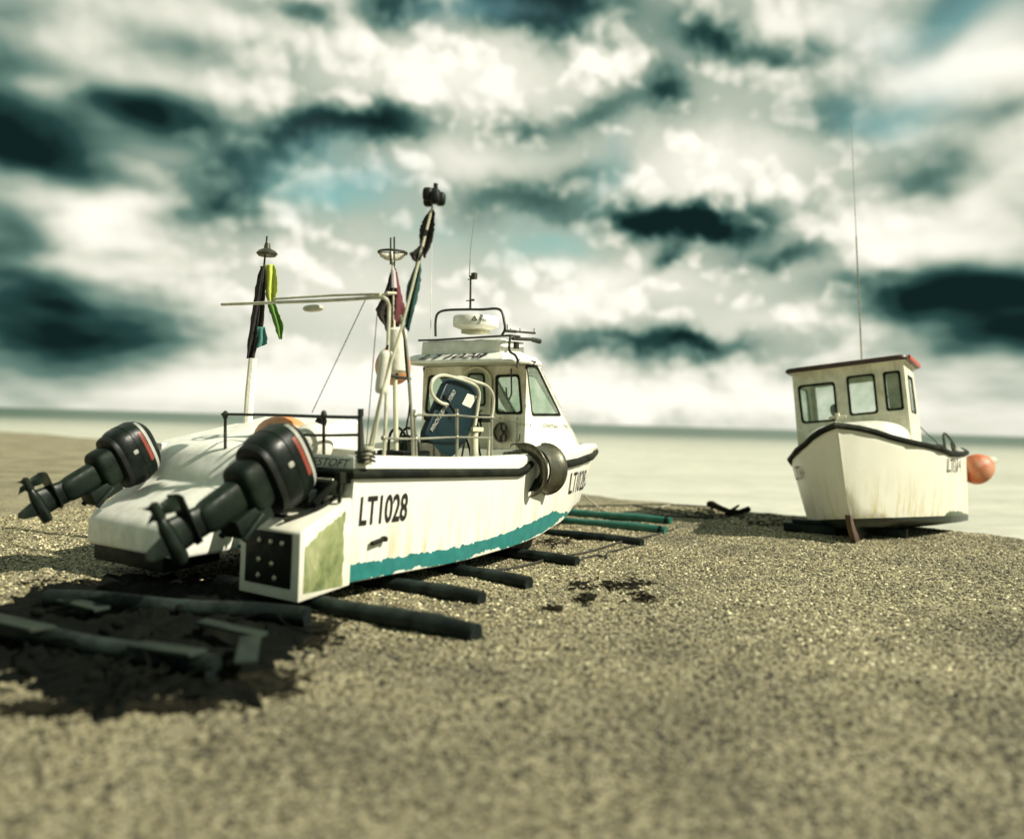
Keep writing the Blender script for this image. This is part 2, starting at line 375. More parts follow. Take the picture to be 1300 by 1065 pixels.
# pebbles: nobody could count them, one object scattered by geometry nodes
def pebbles():
    patch = MB()
    pr = [[Vector((x, y, ground_z(x, y) + .001)) for x in xs if -7.5 < x < 9.3] for y in ys if 2.6 < y < 16.4]
    patch.grid(pr); po = patch.build('pebbles', M_shingle, smooth=False)
    protos = []
    pm = bpy.data.materials.new('pebble_stone'); N, L = nt(pm); b = N['Principled BSDF']
    oi = N.new('ShaderNodeObjectInfo')
    r = ramp(N, [(0, (.008, .007, .004)), (.28, (.04, .034, .016)), (.48, (.165, .138, .066)), (.75, (.335, .29, .16)), (.90, (.54, .48, .29)), (1, (.78, .72, .49))])
    L.new(oi.outputs['Random'], r.inputs[0])
    tcg = N.new('ShaderNodeTexCoord').outputs['Object']
    rr = ramp(N, [(.3, .8), (.7, 1.1)]); L.new(noise(N, L, tcg, 1.4, 5), rr.inputs[0])
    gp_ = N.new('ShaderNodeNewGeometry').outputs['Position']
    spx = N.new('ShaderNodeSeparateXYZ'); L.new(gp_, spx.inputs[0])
    fy = N.new('ShaderNodeMapRange'); fy.inputs[1].default_value = 4.2; fy.inputs[2].default_value = 7.5; fy.inputs[3].default_value = -.14; fy.inputs[4].default_value = .12; L.new(spx.outputs[1], fy.inputs[0])  # stones tinted darker towards the camera, a vignette painted into their colour
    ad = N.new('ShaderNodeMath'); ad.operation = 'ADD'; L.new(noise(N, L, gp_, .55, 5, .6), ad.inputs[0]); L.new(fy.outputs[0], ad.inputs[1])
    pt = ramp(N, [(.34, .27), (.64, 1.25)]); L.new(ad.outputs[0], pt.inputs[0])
    c_ = mixc(N, L, 1.0, r.outputs[0], rr.outputs[0], 'MULTIPLY')
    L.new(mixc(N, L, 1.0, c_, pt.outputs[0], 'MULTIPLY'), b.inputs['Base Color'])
    b.inputs['Roughness'].default_value = .6
    coll = bpy.data.collections.new('pebble_shapes')
    import bmesh
    for k in range(5):
        bm = bmesh.new(); bmesh.ops.create_icosphere(bm, subdivisions=2, radius=1)
        for v in bm.verts:
            n = mnoise.noise(v.co * 1.1 + Vector((k * 7, 0, 0)))
            v.co = Vector((v.co.x * (1 + .25 * (k % 3)), v.co.y, v.co.z * .62)) * (1 + .28 * n)
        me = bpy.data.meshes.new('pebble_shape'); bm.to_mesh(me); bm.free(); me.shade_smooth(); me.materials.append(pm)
        o = bpy.data.objects.new('pebble_shape', me); coll.objects.link(o)
    ng = bpy.data.node_groups.new('scatter_pebbles', 'GeometryNodeTree')
    ng.interface.new_socket('Geometry', in_out='INPUT', socket_type='NodeSocketGeometry')
    ng.interface.new_socket('Geometry', in_out='OUTPUT', socket_type='NodeSocketGeometry')
    n = ng.nodes; l = ng.links
    gi = n.new('NodeGroupInput'); gout = n.new('NodeGroupOutput')
    d = n.new('GeometryNodeDistributePointsOnFaces'); d.inputs['Density'].default_value = 1500; d.inputs['Seed'].default_value = 3
    l.new(gi.outputs[0], d.inputs['Mesh'])
    ci = n.new('GeometryNodeCollectionInfo'); ci.inputs['Collection'].default_value = coll; ci.inputs['Separate Children'].default_value = True; ci.inputs['Reset Children'].default_value = True
    io = n.new('GeometryNodeInstanceOnPoints'); io.inputs['Pick Instance'].default_value = True
    l.new(d.outputs['Points'], io.inputs['Points']); l.new(ci.outputs[0], io.inputs['Instance'])
    rv = n.new('FunctionNodeRandomValue'); rv.data_type = 'FLOAT_VECTOR'; rv.inputs[0].default_value = (-.5, -.5, 0); rv.inputs[1].default_value = (.5, .5, 6.28)
    l.new(rv.outputs[0], io.inputs['Rotation'])
    rs = n.new('FunctionNodeRandomValue'); rs.data_type = 'FLOAT'; rs.inputs[2].default_value = 0; rs.inputs[3].default_value = 1; rs.inputs[8].default_value = 5
    pw = n.new('ShaderNodeMath'); pw.operation = 'POWER'; pw.inputs[1].default_value = 2.6; l.new(rs.outputs[1], pw.inputs[0])
    mu = n.new('ShaderNodeMath'); mu.operation = 'MULTIPLY_ADD'; mu.inputs[1].default_value = .0115; mu.inputs[2].default_value = .0052; pw.inputs[1].default_value = 3.4; l.new(pw.outputs[0], mu.inputs[0])
    l.new(mu.outputs[0], io.inputs['Scale'])
    l.new(io.outputs[0], gout.inputs[0])
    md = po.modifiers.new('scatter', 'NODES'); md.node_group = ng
    tag(po, 'loose rounded tan and grey pebbles covering the beach', 'pebbles', kind='stuff')
pebbles()

# ------------------------------------------------------------------ boat one
TH = R(34.0)
FWD = Vector((math.sin(TH), math.cos(TH), 0)); PORT = Vector((-math.cos(TH), math.sin(TH), 0))
ORG = Vector((-2.57, 7.92, 0))
boat = empty('fishing_boat', ORG, PI / 2 - TH)
tag(boat, 'larger white fishing boat LT1028 with teal bottom band, seen from its stern', 'boat', 'fishing boats on the beach')
def W(u, v, z): return ORG + FWD * u + PORT * v + Vector((0, 0, z))
def LP(p):
    d = p - ORG; return Vector((d.dot(FWD), d.dot(PORT), d.z))
CL = Vector((0, 0, CAM_Z))
def on(px, py, u=None, v=None, z=None):
    """a photo pixel on a plane of the boat's own frame -> boat coordinates"""
    d = ray(px, py); o = LP(CL); dl = Vector((d.dot(FWD), d.dot(PORT), d.z))
    if u is not None: t = (u - o.x) / dl.x
    elif v is not None: t = (v - o.y) / dl.y
    else: t = (z - o.z) / dl.z
    return o + dl * t

T_hbg = [(0, 1.50), (1.6, 1.53), (3.2, 1.50), (4.0, 1.42), (4.8, 1.21), (5.5, .92), (6.05, .60), (6.35, .33), (6.5, .06)]
T_zg = [(0, 1.27), (1.6, 1.225), (3.2, 1.235), (3.6, 1.27), (5, 1.33), (6.5, 1.29)]
T_chb = [(0, 1.42), (1.6, 1.45), (3.0, 1.42), (3.8, 1.33), (4.6, 1.12), (5.4, .78), (6.1, .36), (6.5, .03)]
T_zc = [(0, .175), (1.6, .17), (2.6, .21), (3.2, .27), (3.8, .37), (4.6, .54), (5.4, .74), (6.1, .93), (6.5, 1.04)]
def hbg(u): return lerp_tab(T_hbg, u)
def zg(u): return lerp_tab(T_zg, u)
def side(u, z):
    zc = lerp_tab(T_zc, u); t = max(0, min(1, (z - zc) / (zg(u) - zc))); c = lerp_tab(T_chb, u)
    return c + (hbg(u) - c) * (t ** .8)
def hull_sections():
    us = [0, .25, .5, .9, 1.3, 1.7, 2.1, 2.5, 2.9, 3.2, 3.52, 3.521, 3.8, 4.1, 4.4, 4.7, 5.0, 5.25, 5.5, 5.75, 6.0, 6.15, 6.28, 6.38, 6.45, 6.5]
    rows = []; uvs = []
    for u in us:
        b = hbg(u); z1 = zg(u); c = lerp_tab(T_chb, u); zc = lerp_tab(T_zc, u)
        k = min(1, b / .9)
        zd = .62 if u < 3.521 else z1 - .03
        zt = max(zc + .02, .30 + .5 * max(0, (u - 4) / 2.5)) if u < 6.2 else zc + .02
        inb = min(c * .8, max(.05, .73 * k)); kb = max((c + inb) / 2 + .08 * k, inb)
        half = [(0, zd), (max(0, b - .17 * k), zd), (max(0, b - .17 * k), z1 - .012), (b - .15 * k, z1), (b - .035 * k, z1), (b - .008 * k, z1 - .018), (b, z1 - .05)]
        for t in (.82, .66, .5, .36, .24, .12, .05): half.append((side(u, zc + (z1 - zc) * t), zc + (z1 - zc) * t))
        half += [(c, zc), (c - .03 * k, zc - .018), (kb, zc - .045), (inb, zc + .01), (inb - .04 * k, zt), (0, zt)]
        rows.append([Vector((u, -w, z)) for w, z in half] + [Vector((u, w, z)) for w, z in reversed(half[1:-1])])
        uvs.append([(u, z - zc) if 5 <= i <= 14 else ((u, -.02) if i > 14 else (u, 1.0)) for i, (w, z) in enumerate(half)])
        uvs[-1] = uvs[-1] + list(reversed(uvs[-1][1:-1]))
    return rows, uvs
rows, uvs = hull_sections()
hb = MB(); hb.grid(rows, True)
n = len(rows[0]); hb.f.append(tuple(range(n))); hb.f.append(tuple(reversed(range((len(rows) - 1) * n, len(rows) * n))))
M_hull = hull_mat('hull_paint', .012, .15, (.022, .175, .165), (.02, .06, .055), flake=.34)
me = bpy.data.meshes.new('hull'); me.from_pydata([tuple(v) for v in hb.v], [], hb.f); me.materials.append(M_hull)
ul = me.uv_layers.new(name='girth'); fl = [q for r in uvs for q in r]
for p in me.polygons:
    for li in p.loop_indices: ul.data[li].uv = fl[me.loops[li].vertex_index]
me.validate(); me.shade_smooth(); me.set_sharp_from_angle(angle=R(28))
hull = bpy.data.objects.new('hull', me); COL.objects.link(hull); hull.parent = boat
import bmesh
bm = bmesh.new(); bm.from_mesh(me); bmesh.ops.recalc_face_normals(bm, faces=bm.faces); bm.to_mesh(me); bm.free()

# rubbing strakes
st = MB()
def strake_z(u): return 1.115 - .03 * u if u < 3.0 else 1.025
pts = [(-.035, .0, 1.10), (-.035, -.5, 1.10), (-.035, -1.40, 1.11), (-.02, -1.50, 1.115)]
pts += [(u, -side(u, strake_z(u)) - .012, strake_z(u)) for u in [.08, .3, .6, 1, 1.4, 1.8, 2.2, 2.4, 2.55]]
pts += [(2.66, -side(2.66, 1.05) - .012, 1.06), (2.80, -1.50, 1.13)]
st.tube(pts, .046, 10); st.build('rubbing_strake', M_rub, boat)
st = MB(); st.tube([(u, side(u, strake_z(u)) + .012, strake_z(u)) for u in [1.65, 2.2, 3, 3.5]], .046, 10); st.build('rubbing_strake', M_rub, boat)
def bz(u): return 1.09 + .05 * (u - 3.6)
st = MB()
bp_ = [(u, -side(u, bz(u)) - .01, bz(u)) for u in [3.6, 3.9, 4.2, 4.5, 4.8, 5.1, 5.4, 5.7, 6.0, 6.2, 6.35, 6.45]]
st.tube(bp_ + [(6.53, 0, bz(6.5))] + [(u, side(u, bz(u)) + .01, bz(u)) for u in [6.45, 6.35, 6.2, 6.0, 5.6, 5.1, 4.5, 3.9, 3.5]], .05, 10)
st.build('bow_fender', M_rub, boat)

# hauler guard: half-drum shell bulging over the starboard side
GC = Vector((0, -1.45, 1.055))
def garc(u, rv, rz, a, drop=0): return Vector((u, GC.y - rv * math.cos(a), GC.z + rz * math.sin(a) - drop))
gd = MB(); A_ = [R(100 - 200 * k / 20) for k in range(21)]
outer_ = [(2.92, .25), (2.95, .255), (3.05, .265), (3.16, .28), (3.19, .305), (3.21, .305)]
gd.grid([[garc(u, r, r * 1.02, a) for a in A_] for u, r in outer_])
gd.grid([[garc(u, r - .02, r * 1.02 - .02, a) for a in A_] for u, r in outer_])
gd.grid([[garc(3.21, .305, .31, a) for a in A_], [garc(3.212, .18, .19, a) for a in A_]])
gd.build('hauler_guard', M_guard, boat)
# broad crescent plate at the aft end, tapering to a point below
gi_ = MB(); r0, r1 = [], []
for k in range(21):
    a = R(112 - 200 * k / 20); w_ = .13 * math.sin(PI * min(1, (k + 7) / 27.0)) ** .8
    r0.append(garc(2.74 + .10 * k / 20, .29, .315, a)); r1.append(garc(2.80 + .06 * k / 20, .29 - w_, .315 - w_, a))
gi_.grid([r0, r1]); lip = gi_.build('guard_lip', M_guard, boat); q_ = lip.modifiers.new('thick', 'SOLIDIFY'); q_.thickness = .02
gb = MB(); gb.grid([[garc(2.80, .24, .25, a) for a in A_], [garc(2.93, .10, .11, a) for a in A_]]); gb.build('guard_recess', M_rub, boat)

# small details on the starboard side
ex = MB(); p0 = on(472, 690, v=-1.49); p1 = on(488, 684, v=-1.49)
ex.tube([p0 + Vector((0, 0, 0)), p1], .022, 8); ex.sell(p1, (.05, .06, .05)); ex.build('scupper_flap', M_rub, boat)

# stern pods
def pod(sgn, name):
    mb = MB()
    y0, y1 = (-.73, -1.47) if sgn < 0 else (.30, 1.47)
    prof = [(-.56, .10), (.02, .16), (.02, .92), (-.50, .70), (-.56, .66)] if sgn < 0 else [(-.60, .12), (.02, .16), (.02, .50), (-.60, .30)]
    mb.prism(prof, lambda a, b, t: Vector((a, t, b)), y0, y1)
    return mb.build(name, M_podside if sgn < 0 else M_leg, boat, bevel=.018)
def pod_mat():
    m = bpy.data.materials.new('peeled_pod_paint'); N, L = nt(m); b = N['Principled BSDF']
    tc = N.new('ShaderNodeTexCoord').outputs['Object']; sp = N.new('ShaderNodeSeparateXYZ'); L.new(tc, sp.inputs[0])
    nn = noise(N, L, tc, 5, 7, .6)
    def m_(op, a, bb):
        q = N.new('ShaderNodeMath'); q.operation = op
        for k, v in enumerate((a, bb)):
            if isinstance(v, (int, float)): q.inputs[k].default_value = v
            else: L.new(v, q.inputs[k])
        return q.outputs[0]
    jag = m_('MULTIPLY', m_('SUBTRACT', nn, .5), .34)
    # bare patch: x in [-.51,-.08], z in [.2,.70+slope]
    top = m_('LESS_THAN', m_('SUBTRACT', m_('ADD', sp.outputs[2], jag), m_('MULTIPLY', sp.outputs[0], .40)), .80)
    a1 = m_('GREATER_THAN', sp.outputs[0], -.51); a2 = m_('LESS_THAN', m_('ADD', sp.outputs[0], m_('MULTIPLY', jag, .3)), -.07)
    bt = m_('GREATER_THAN', sp.outputs[2], .165)
    msk = m_('MULTIPLY', m_('MULTIPLY', top, a1), m_('MULTIPLY', a2, bt))
    bare = ramp(N, [(.36, (.10, .14, .05)), (.5, (.25, .28, .12)), (.66, (.44, .43, .25))]); L.new(noise(N, L, tc, 3.2, 8, .65, .4, (1.6, 1, .8)), bare.inputs[0])
    wh = ramp(N, [(.3, (.66, .64, .50)), (.7, (.78, .76, .66))]); L.new(nn, wh.inputs[0])
    L.new(mixc(N, L, msk, wh.outputs[0], bare.outputs[0]), b.inputs['Base Color']); b.inputs['Roughness'].default_value = .5
    return m
M_podside = pod_mat()
ps = pod(-1, 'stern_pod'); pod(1, 'stern_pod')
pn = MB(); pn.box((-.568, -1.10, .42), (.012, .56, .44)); pn.build('stern_panel', M_leg, boat, bevel=.003)
for (a, b2) in [(-1.0, .56), (-1.14, .56), (-1.28, .56), (-1.0, .40), (-1.16, .38), (-1.0, .27), (-1.2, .27)]:
    bo = MB(); bo.lathe([(.0, 0), (.022, 0), (.024, .006), (.018, .014), (.0, .016)], (-.575, a, b2), Matrix.Rotation(-PI / 2, 3, 'Y'), 12)
    bo.build('bolt', M_alum, boat)
# slotted ledge, hoses and brackets around the engine mount
cl = MB()
cl.tube([(-.45, -.95, .75), (-.3, -1.1, .83), (-.1, -1.2, .93), (-.02, -1.25, 1.0)], .022, 8)
cl.tube([(-.5, -1.2, .74), (-.25, -1.32, .80), (-.06, -1.36, .93), (-.03, -1.3, 1.06)], .02, 8)
cl.tube([(-.48, -1.05, .76), (-.35, -1.25, .74), (-.2, -1.30, .84), (-.02, -1.15, .92)], .016, 8)
cl.build('control_hose', M_rub, boat)
tp = MB(); tp.box((-.10, -1.1, .99), (.16, .62, .12)); tp.box((-.22, -1.05, .90), (.14, .4, .16)); tp.build('engine_bracket', M_leg, boat, bevel=.02)
lg = MB(); q = on(437, 608, v=-1.44)
lg.box(q + Vector((0, .02, .01)), (.13, .08, .10)); lg.tube([q + Vector((-.03, 0, -.04)), q + Vector((-.05, 0, -.2))], .018, 8); lg.tube([q + Vector((-.02, .02, 0)), q + Vector((-.22, .12, -.20))], .035, 8)
lg.build('ladder_hinge', M_rub, boat, bevel=.01)

# sloping white stern deck between the two engines
rp = MB()
prof = [(-.66, .27), (1.6, .34), (1.6, 1.58), (1.45, 1.58), (.12, 1.30), (.0, 1.22), (-.14, .92), (-.60, .60), (-.66, .52)]
rp.prism(prof, lambda a, b, t: Vector((a, t, b)), .02, 1.515)
rp.build('stern_ramp', M_roofw, boat, bevel=.05, seg=4)

# transom name
lettering('lettering', 'LOWESTOFT', lambda a, b: Vector((-.012, -.66 - .79 * a, 1.165 + .072 * b)), M_ink, boat, .004, .45)
tb = MB(); tb.box((-.004, -.75, 1.20), (.012, 1.48, .13)); tb.build('transom_board', M_roofw, boat, bevel=.004)

# registration letters
def side_text(s, u0, u1, z0, z1, shear=0, bold=.02, eps=.006, slope=0):
    return lettering('registration', s, lambda a, b: Vector(((u0 + (u1 - u0) * a), -side(u0 + (u1 - u0) * a, z0 + (z1 - z0) * b + slope * a) - eps, z0 + (z1 - z0) * b + slope * a)), M_ink, boat, bold, shear)
side_text('LT1028', .10, .71, .655, .915, bold=.022)
side_text('LT1028', 3.93, 4.76, .71, .985, bold=.004)

# ---- wheelhouse
CA, CF, CW = 3.65, 5.28, .86       # aft face, front foot, half width
RZ = 2.33
cab = MB()
def trim_prof(): return [(CA, 1.0), (CF, 1.12), (3.99, RZ), (CA, RZ)]
# side walls with window openings are built as frames round the holes
def wall_with_holes(outer, holes, fn, t0, t1):
    """outer/holes as polygons; triangulated by bmesh"""
    bmx = bmesh.new()
    edges = []
    for loop in [outer] + holes:
        vs = [bmx.verts.new((a, b, 0)) for a, b in loop]
        edges += [bmx.edges.new((vs[i], vs[(i + 1) % len(vs)])) for i in range(len(vs))]
    r = bmesh.ops.triangle_fill(bmx, use_beauty=True, use_dissolve=False, edges=edges, normal=(0, 0, 1))
    bmx.verts.index_update()
    vs = [(v.co.x, v.co.y) for v in bmx.verts]; fs = [tuple(v.index for v in f.verts) for f in bmx.faces]
    bl = [(e.verts[0].index, e.verts[1].index) for e in bmx.edges if len(e.link_faces) == 1]
    bmx.free()
    m = len(vs)
    V = [fn(a, b, t0) for a, b in vs] + [fn(a, b, t1) for a, b in vs]
    F = fs + [tuple(i + m for i in reversed(f)) for f in fs] + [(a, b, b + m, a + m) for a, b in bl]
    return V, F
def rrect(poly, r=.05, n=4):
    out = []; m = len(poly)
    for i in range(m):
        a, b, c = Vector(poly[i - 1]), Vector(poly[i]), Vector(poly[(i + 1) % m])
        d1 = (a - b).normalized(); d2 = (c - b).normalized()
        p1 = b + d1 * r; p2 = b + d2 * r
        for k in range(n + 1):
            t = k / n; out.append(tuple((1 - t) ** 2 * p1 + 2 * t * (1 - t) * b + t * t * p2))
    return out
def shrink(poly, d):
    c = sum((Vector(p) for p in poly), Vector((0, 0))) / len(poly)
    w = max(p[0] for p in poly) - min(p[0] for p in poly); h = max(p[1] for p in poly) - min(p[1] for p in poly)
    return [tuple((c.x + (p[0] - c.x) * (1 - 2 * d / w), c.y + (p[1] - c.y) * (1 - 2 * d / h))) for p in poly]
def window(poly, fn, t_out, parent, wname='window'):
    """seal ring + pane; fn(a,b,t)"""
    s_ = MB(); V, F = wall_with_holes(shrink(poly, -.012), [shrink(poly, .022)], fn, t_out, t_out - .03)
    s_.add(V, F); fo = s_.build(wname, M_rub, parent)
    g_ = MB(); g_.prism(shrink(poly, .018), fn, t_out - .012, t_out - .018); g_.build('pane', M_glass, fo)
    return fo
wheelhouse = None
# starboard / port side walls (a = u, b = z, t = distance out from centre)
big = rrect([tuple(on(x, y, v=-CW).xz) for x, y in ((675.5, 527), (712, 527), (682, 465), (668.5, 464))], .045)
big = [(a, b) for a, b in big]
Vs, Fs = wall_with_holes(trim_prof(), [big], lambda a, b, t: Vector((a, -t, b)), CW, CW - .04)
cab.add(Vs, Fs)
Vs, Fs = wall_with_holes(trim_prof(), [big], lambda a, b, t: Vector((a, t, b)), CW, CW - .04)
cab.add(Vs, Fs)
# aft wall (a = v, b = z, t = u)
w_port = rrect([tuple(on(x, y, u=CA).yz) for x, y in ((540, 524), (583, 527), (586, 480), (545, 477))], .06)
w_stb = rrect([tuple(on(x, y, u=CA).yz) for x, y in ((630, 525), (663, 525), (659, 476), (630, 477))], .05)
dd = [on(x, y, u=CA) for x, y in ((585, 579), (622, 580), (620, 466), (592, 466))]
dm, dw = (dd[0].y + dd[1].y) / 2, abs(dd[0].y - dd[1].y) / 2
zt_ = dd[2].z
door_open = [(dm - dw, 1.02), (dm + dw, 1.02)] + [(dm + dw * math.cos(R(a)), zt_ - dw * .8 + dw * .8 * math.sin(R(a))) for a in range(0, 181, 15)]
aw = MB()
Vs, Fs = wall_with_holes([(-CW + .002, .99), (CW - .002, .99), (CW - .002, RZ - .002), (-CW + .002, RZ - .002)], [w_port, w_stb], lambda a, b, t: Vector((t, a, b)), CA - .003, CA + .037)
aw.add(Vs, Fs)
aw.box((CA - .0, 0, .80), (.045, CW * 2 + .01, .37))
cabo = cab.build('wheelhouse', M_rusty if False else M_white, boat)
awo = aw.build('aft_bulkhead', M_rusty, boat)
# front windscreen slope: panel with two openings
def fslope(a, b, t):   # a = v, b along the slope 0..1, t outward
    p = Vector((CF + (3.99 - CF) * b, a, 1.12 + (RZ - 1.12) * b)); nrm = Vector((RZ - 1.12, 0, CF - 3.99)).normalized(); return p + nrm * t
fr = MB()
hw1 = rrect([(-.78, .40), (-.05, .40), (-.05, .94), (-.72, .94)], .05); hw2 = [(-a, b) for a, b in reversed(hw1)]
Vs, Fs = wall_with_holes([(-CW, 0), (CW, 0), (CW, 1), (-CW, 1)], [hw1, hw2], fslope, .002, -.035)
fr.add(Vs, Fs); fr.build('windscreen_panel', M_white, boat)
for pl in (hw1, hw2):
    window(pl, lambda a, b, t: fslope(a, b, t), .006, boat, 'windscreen')
window(big, lambda a, b, t: Vector((a, -t, b)), CW + .006, boat)
window(big, lambda a, b, t: Vector((a, t, b)), CW + .006, boat)
window(w_port, lambda a, b, t: Vector((CA - .003 - t, a, b)), .006, boat)
window(w_stb, lambda a, b, t: Vector((CA - .003 - t, a, b)), .006, boat)
# door
dr = MB(); dr.prism(door_open, lambda a, b, t: Vector((t, a, b)), CA - .012, CA - .03)
do = dr.build('door', M_under, boat, bevel=.004)
ds = MB(); pts = [(CA - .03, a, b) for a, b in door_open]; ds.tube(pts, .016, 8, closed=True); ds.build('door_seal', M_cream, do)
dwn = rrect([(dm - dw * .62, zt_ - .50), (dm + dw * .62, zt_ - .50), (dm + dw * .5, zt_ - .10), (dm - dw * .5, zt_ - .10)], .05)
dg = MB(); dg.prism(dwn, lambda a, b, t: Vector((t, a, b)), CA - .031, CA - .036); dg.build('pane', M_glass, do)
dgb = MB(); V, F = wall_with_holes(shrink(dwn, -.02), [shrink(dwn, .006)], lambda a, b, t: Vector((t, a, b)), CA - .028, CA - .045); dgb.add(V, F); dgb.build('frame', M_rub, do)
# sole and dark inside kit seen through the panes
ins = MB(); ins.box((4.5, 0, 1.30), (.5, 1.4, .25)); ins.box((4.2, -.35, 1.25), (.35, .35, .5)); ins.tube([(4.2, .2, 1.0), (4.2, .2, 1.5)], .03, 8)
ins.lathe([(.14, 0), (.16, .01), (.16, .03), (.14, .04)], (4.25, -.05, 1.62), Matrix.Rotation(R(70), 3, 'Y'), 20)
ins.build('console', M_under, boat, bevel=.02)

# roof
rf = MB()
plan = [(3.17, -.80), (3.56, -.97), (3.68, -.90), (3.98, -.87), (4.04, 0), (3.98, .87), (3.68, .90), (3.56, .97), (3.17, .80)]
rows_ = []
for (z, gsc, du) in [(2.345, .94, 0), (2.345, 1.0, 0), (2.375, 1.01, 0), (2.45, .93, .05), (2.475, .86, .10), (2.48, .4, .2)]:
    cx = 3.66
    rows_.append([Vector((cx + (a - cx) * gsc + (du if a < 3.6 else -du * .3), b * gsc, z)) for a, b in plan])
rf.grid(rows_, True); m_ = len(plan); nb_ = len(rf.v)
rf.f.append(tuple(range(m_))); rf.f.append(tuple(range(nb_ - m_, nb_)))
ro = rf.build('roof', M_roofw, boat, bevel=.006)
un = MB(); un.prism([(3.56 + (a - 3.56) * .9, b * .9) for a, b in plan], lambda a, b, t: Vector((a, b, t)), 2.338, 2.3445); un.build('roof_lining', M_under, boat)
# lettering on the sloped aft edge
lettering('registration', 'LT1028', lambda a, b: Vector((3.168 + .080 * b, .56 - 1.10 * a, 2.392 + .070 * b)), M_ink, boat, .014, .5)
# roof box (low coaming) and its edge rail
rb = MB(); rb.prism([(3.34, -.66), (3.9, -.66), (3.9, .66), (3.34, .66)], lambda a, b, t: Vector((a + (t - 2.45) * (.1 if a < 3.6 else -.1), b, t)), 2.45, 2.655)
rb.build('roof_coaming', M_roofw, boat, bevel=.025, seg=3)
rl = MB()
rl.tube([(3.36, .72, 2.67), (3.35, .4, 2.665), (3.34, -.3, 2.675), (3.36, -.80, 2.685), (3.5, -.84, 2.685)], .014, 8)
rl.build('coaming_rail', M_dktube, boat)
arch = MB()
a0 = [on(x, y, u=3.45) for x, y in ((553, 427), (553, 408), (556, 398), (566, 394), (590, 393), (612, 393), (630, 392), (637, 396), (640, 408), (641, 418), (637, 426))]
arch.tube(smooth_path(a0, 4), .017, 8); arch.build('roof_arch', M_dktube, boat)
# radar
rc = on(604, 413, u=3.62); r_ = MB()
r_.lathe([(.0, -.085), (.19, -.085), (.235, -.07), (.30, -.045), (.305, -.03), (.305, .075), (.295, .09), (.2, .097), (0, .10)], rc + Vector((0, 0, .02)), None, 36); rad = r_.build('radar_dome', M_roofw, boat)
rr_ = MB(); rr_.box(rc + Vector((0, 0, -.085)), (.2, .34, .06)); rr_.build('mount', M_cream, rad, bevel=.01)
def dome_pt(a, b):   # on the aft-starboard side of the drum
    ang = R(180 + 62 - 34 + (-22 + 44 * a) + 14); return rc + Vector((.3085 * math.cos(ang), .3085 * math.sin(ang), .015 + .06 * b))
lettering('lettering', 'Nic', lambda a, b: dome_pt(.62 + .38 * a, .1 + .75 * b), M_inkg, rad, .0)
eb = MB()
for k in range(3):
    p, q_ = [dome_pt(.30 + .16 * math.cos(R(90 + 120 * j)), .55 + .62 * math.sin(R(90 + 120 * j))) for j in (k, k + 1)]
    eb.tube([p, (p + q_) / 2, q_], .0045, 6)
eb.build('emblem', M_ink, rad)
# mast with lamp box and whip
mt = MB(); m0 = on(597, 392, u=3.45); m1 = on(597.5, 350, u=3.45)
mt.tube([m0, m1], [.015, .012], 8); mt.box(on(602, 350.5, u=3.45), (.06, .06, .08)); mt.tube([on(594, 355, u=3.45), on(604, 354, u=3.45)], .007, 6)
mt.tube([on(592, 382, u=3.45), on(602, 381, u=3.45)], .007, 6); mt.box(on(600.5, 381, u=3.45), (.03, .03, .025))
mto = mt.build('light_mast', M_dktube, boat)
wa = MB(); wa.tube([on(596, 352, u=3.45), on(597, 320, u=3.45), on(604.5, 257, u=3.45)], [.008, .004, .003], 6); wa.build('whip_aerial', M_steel, boat)
wa = MB(); wa.tube([on(546, 446, u=3.4), on(546.5, 436, u=3.4)], .022, 8); wa.tube([on(546.5, 436, u=3.4), on(548.5, 302, u=3.4)], [.006, .0025], 6); wa.build('whip_aerial', M_roofw, boat)
# horn and floodlights on the starboard roof edge
fl_ = MB(); p = on(633, 437, u=3.42, )
fl_.sell(p + Vector((0, 0, .01)), (.12, .13, .10), .7, .7); fl_.tube([p + Vector((0, 0, -.04)), p + Vector((0, 0, -.12))], .03, 10)
fl_.build('deck_lamp', M_cream, boat)
hr = MB()
A = on(641, 420, v=-.80); B = on(679, 423, v=-.80)
hr.tube([A, A.lerp(B, .35), A.lerp(B, .38), B], [.02, .02, .013, .016], 10)
for (x, y0, y1) in ((644, 421, 412), (648, 421, 417), (660, 422, 417), (678, 423, 417)):
    hr.tube([on(x, y0, v=-.80), on(x, y1, v=-.80)], .006, 6)
hr.build('aerial_bar', M_dktube, boat)
hr = MB(); A = on(651, 430, v=-.80); B = on(675, 431, v=-.80); C = on(685, 433.5, v=-.80)
hr.tube([A, B], .022, 12); hr.tube([B, B.lerp(C, .2), C], [.024, .032, .034], 12); hr.box(on(655.5, 438.5, v=-.80), (.06, .05, .09)); hr.build('fog_horn', M_dktube, boat)
cb = MB(); cb.tube(smooth_path([on(x, y, v=-.92) for x, y in ((648, 427), (646.5, 440), (648, 447), (654, 451), (657.5, 459), (656, 466))], 4), .016, 8)
cb.build('cable_trunk', M_dktube, boat)
wp = MB(); wp.tube([on(x, y, v=-.9) for x, y in ((657, 457), (664, 456.5), (680, 459.5), (677, 463))], .010, 8); wp.build('wiper', M_dktube, boat)
lt = MB(); lt.tube([on(x, y, u=CA - .08) for x, y in ((649, 468), (649.5, 500), (646.5, 507), (643.5, 504), (642.5, 492))], .011, 8); lt.build('hanging_cable', M_dktube, boat)

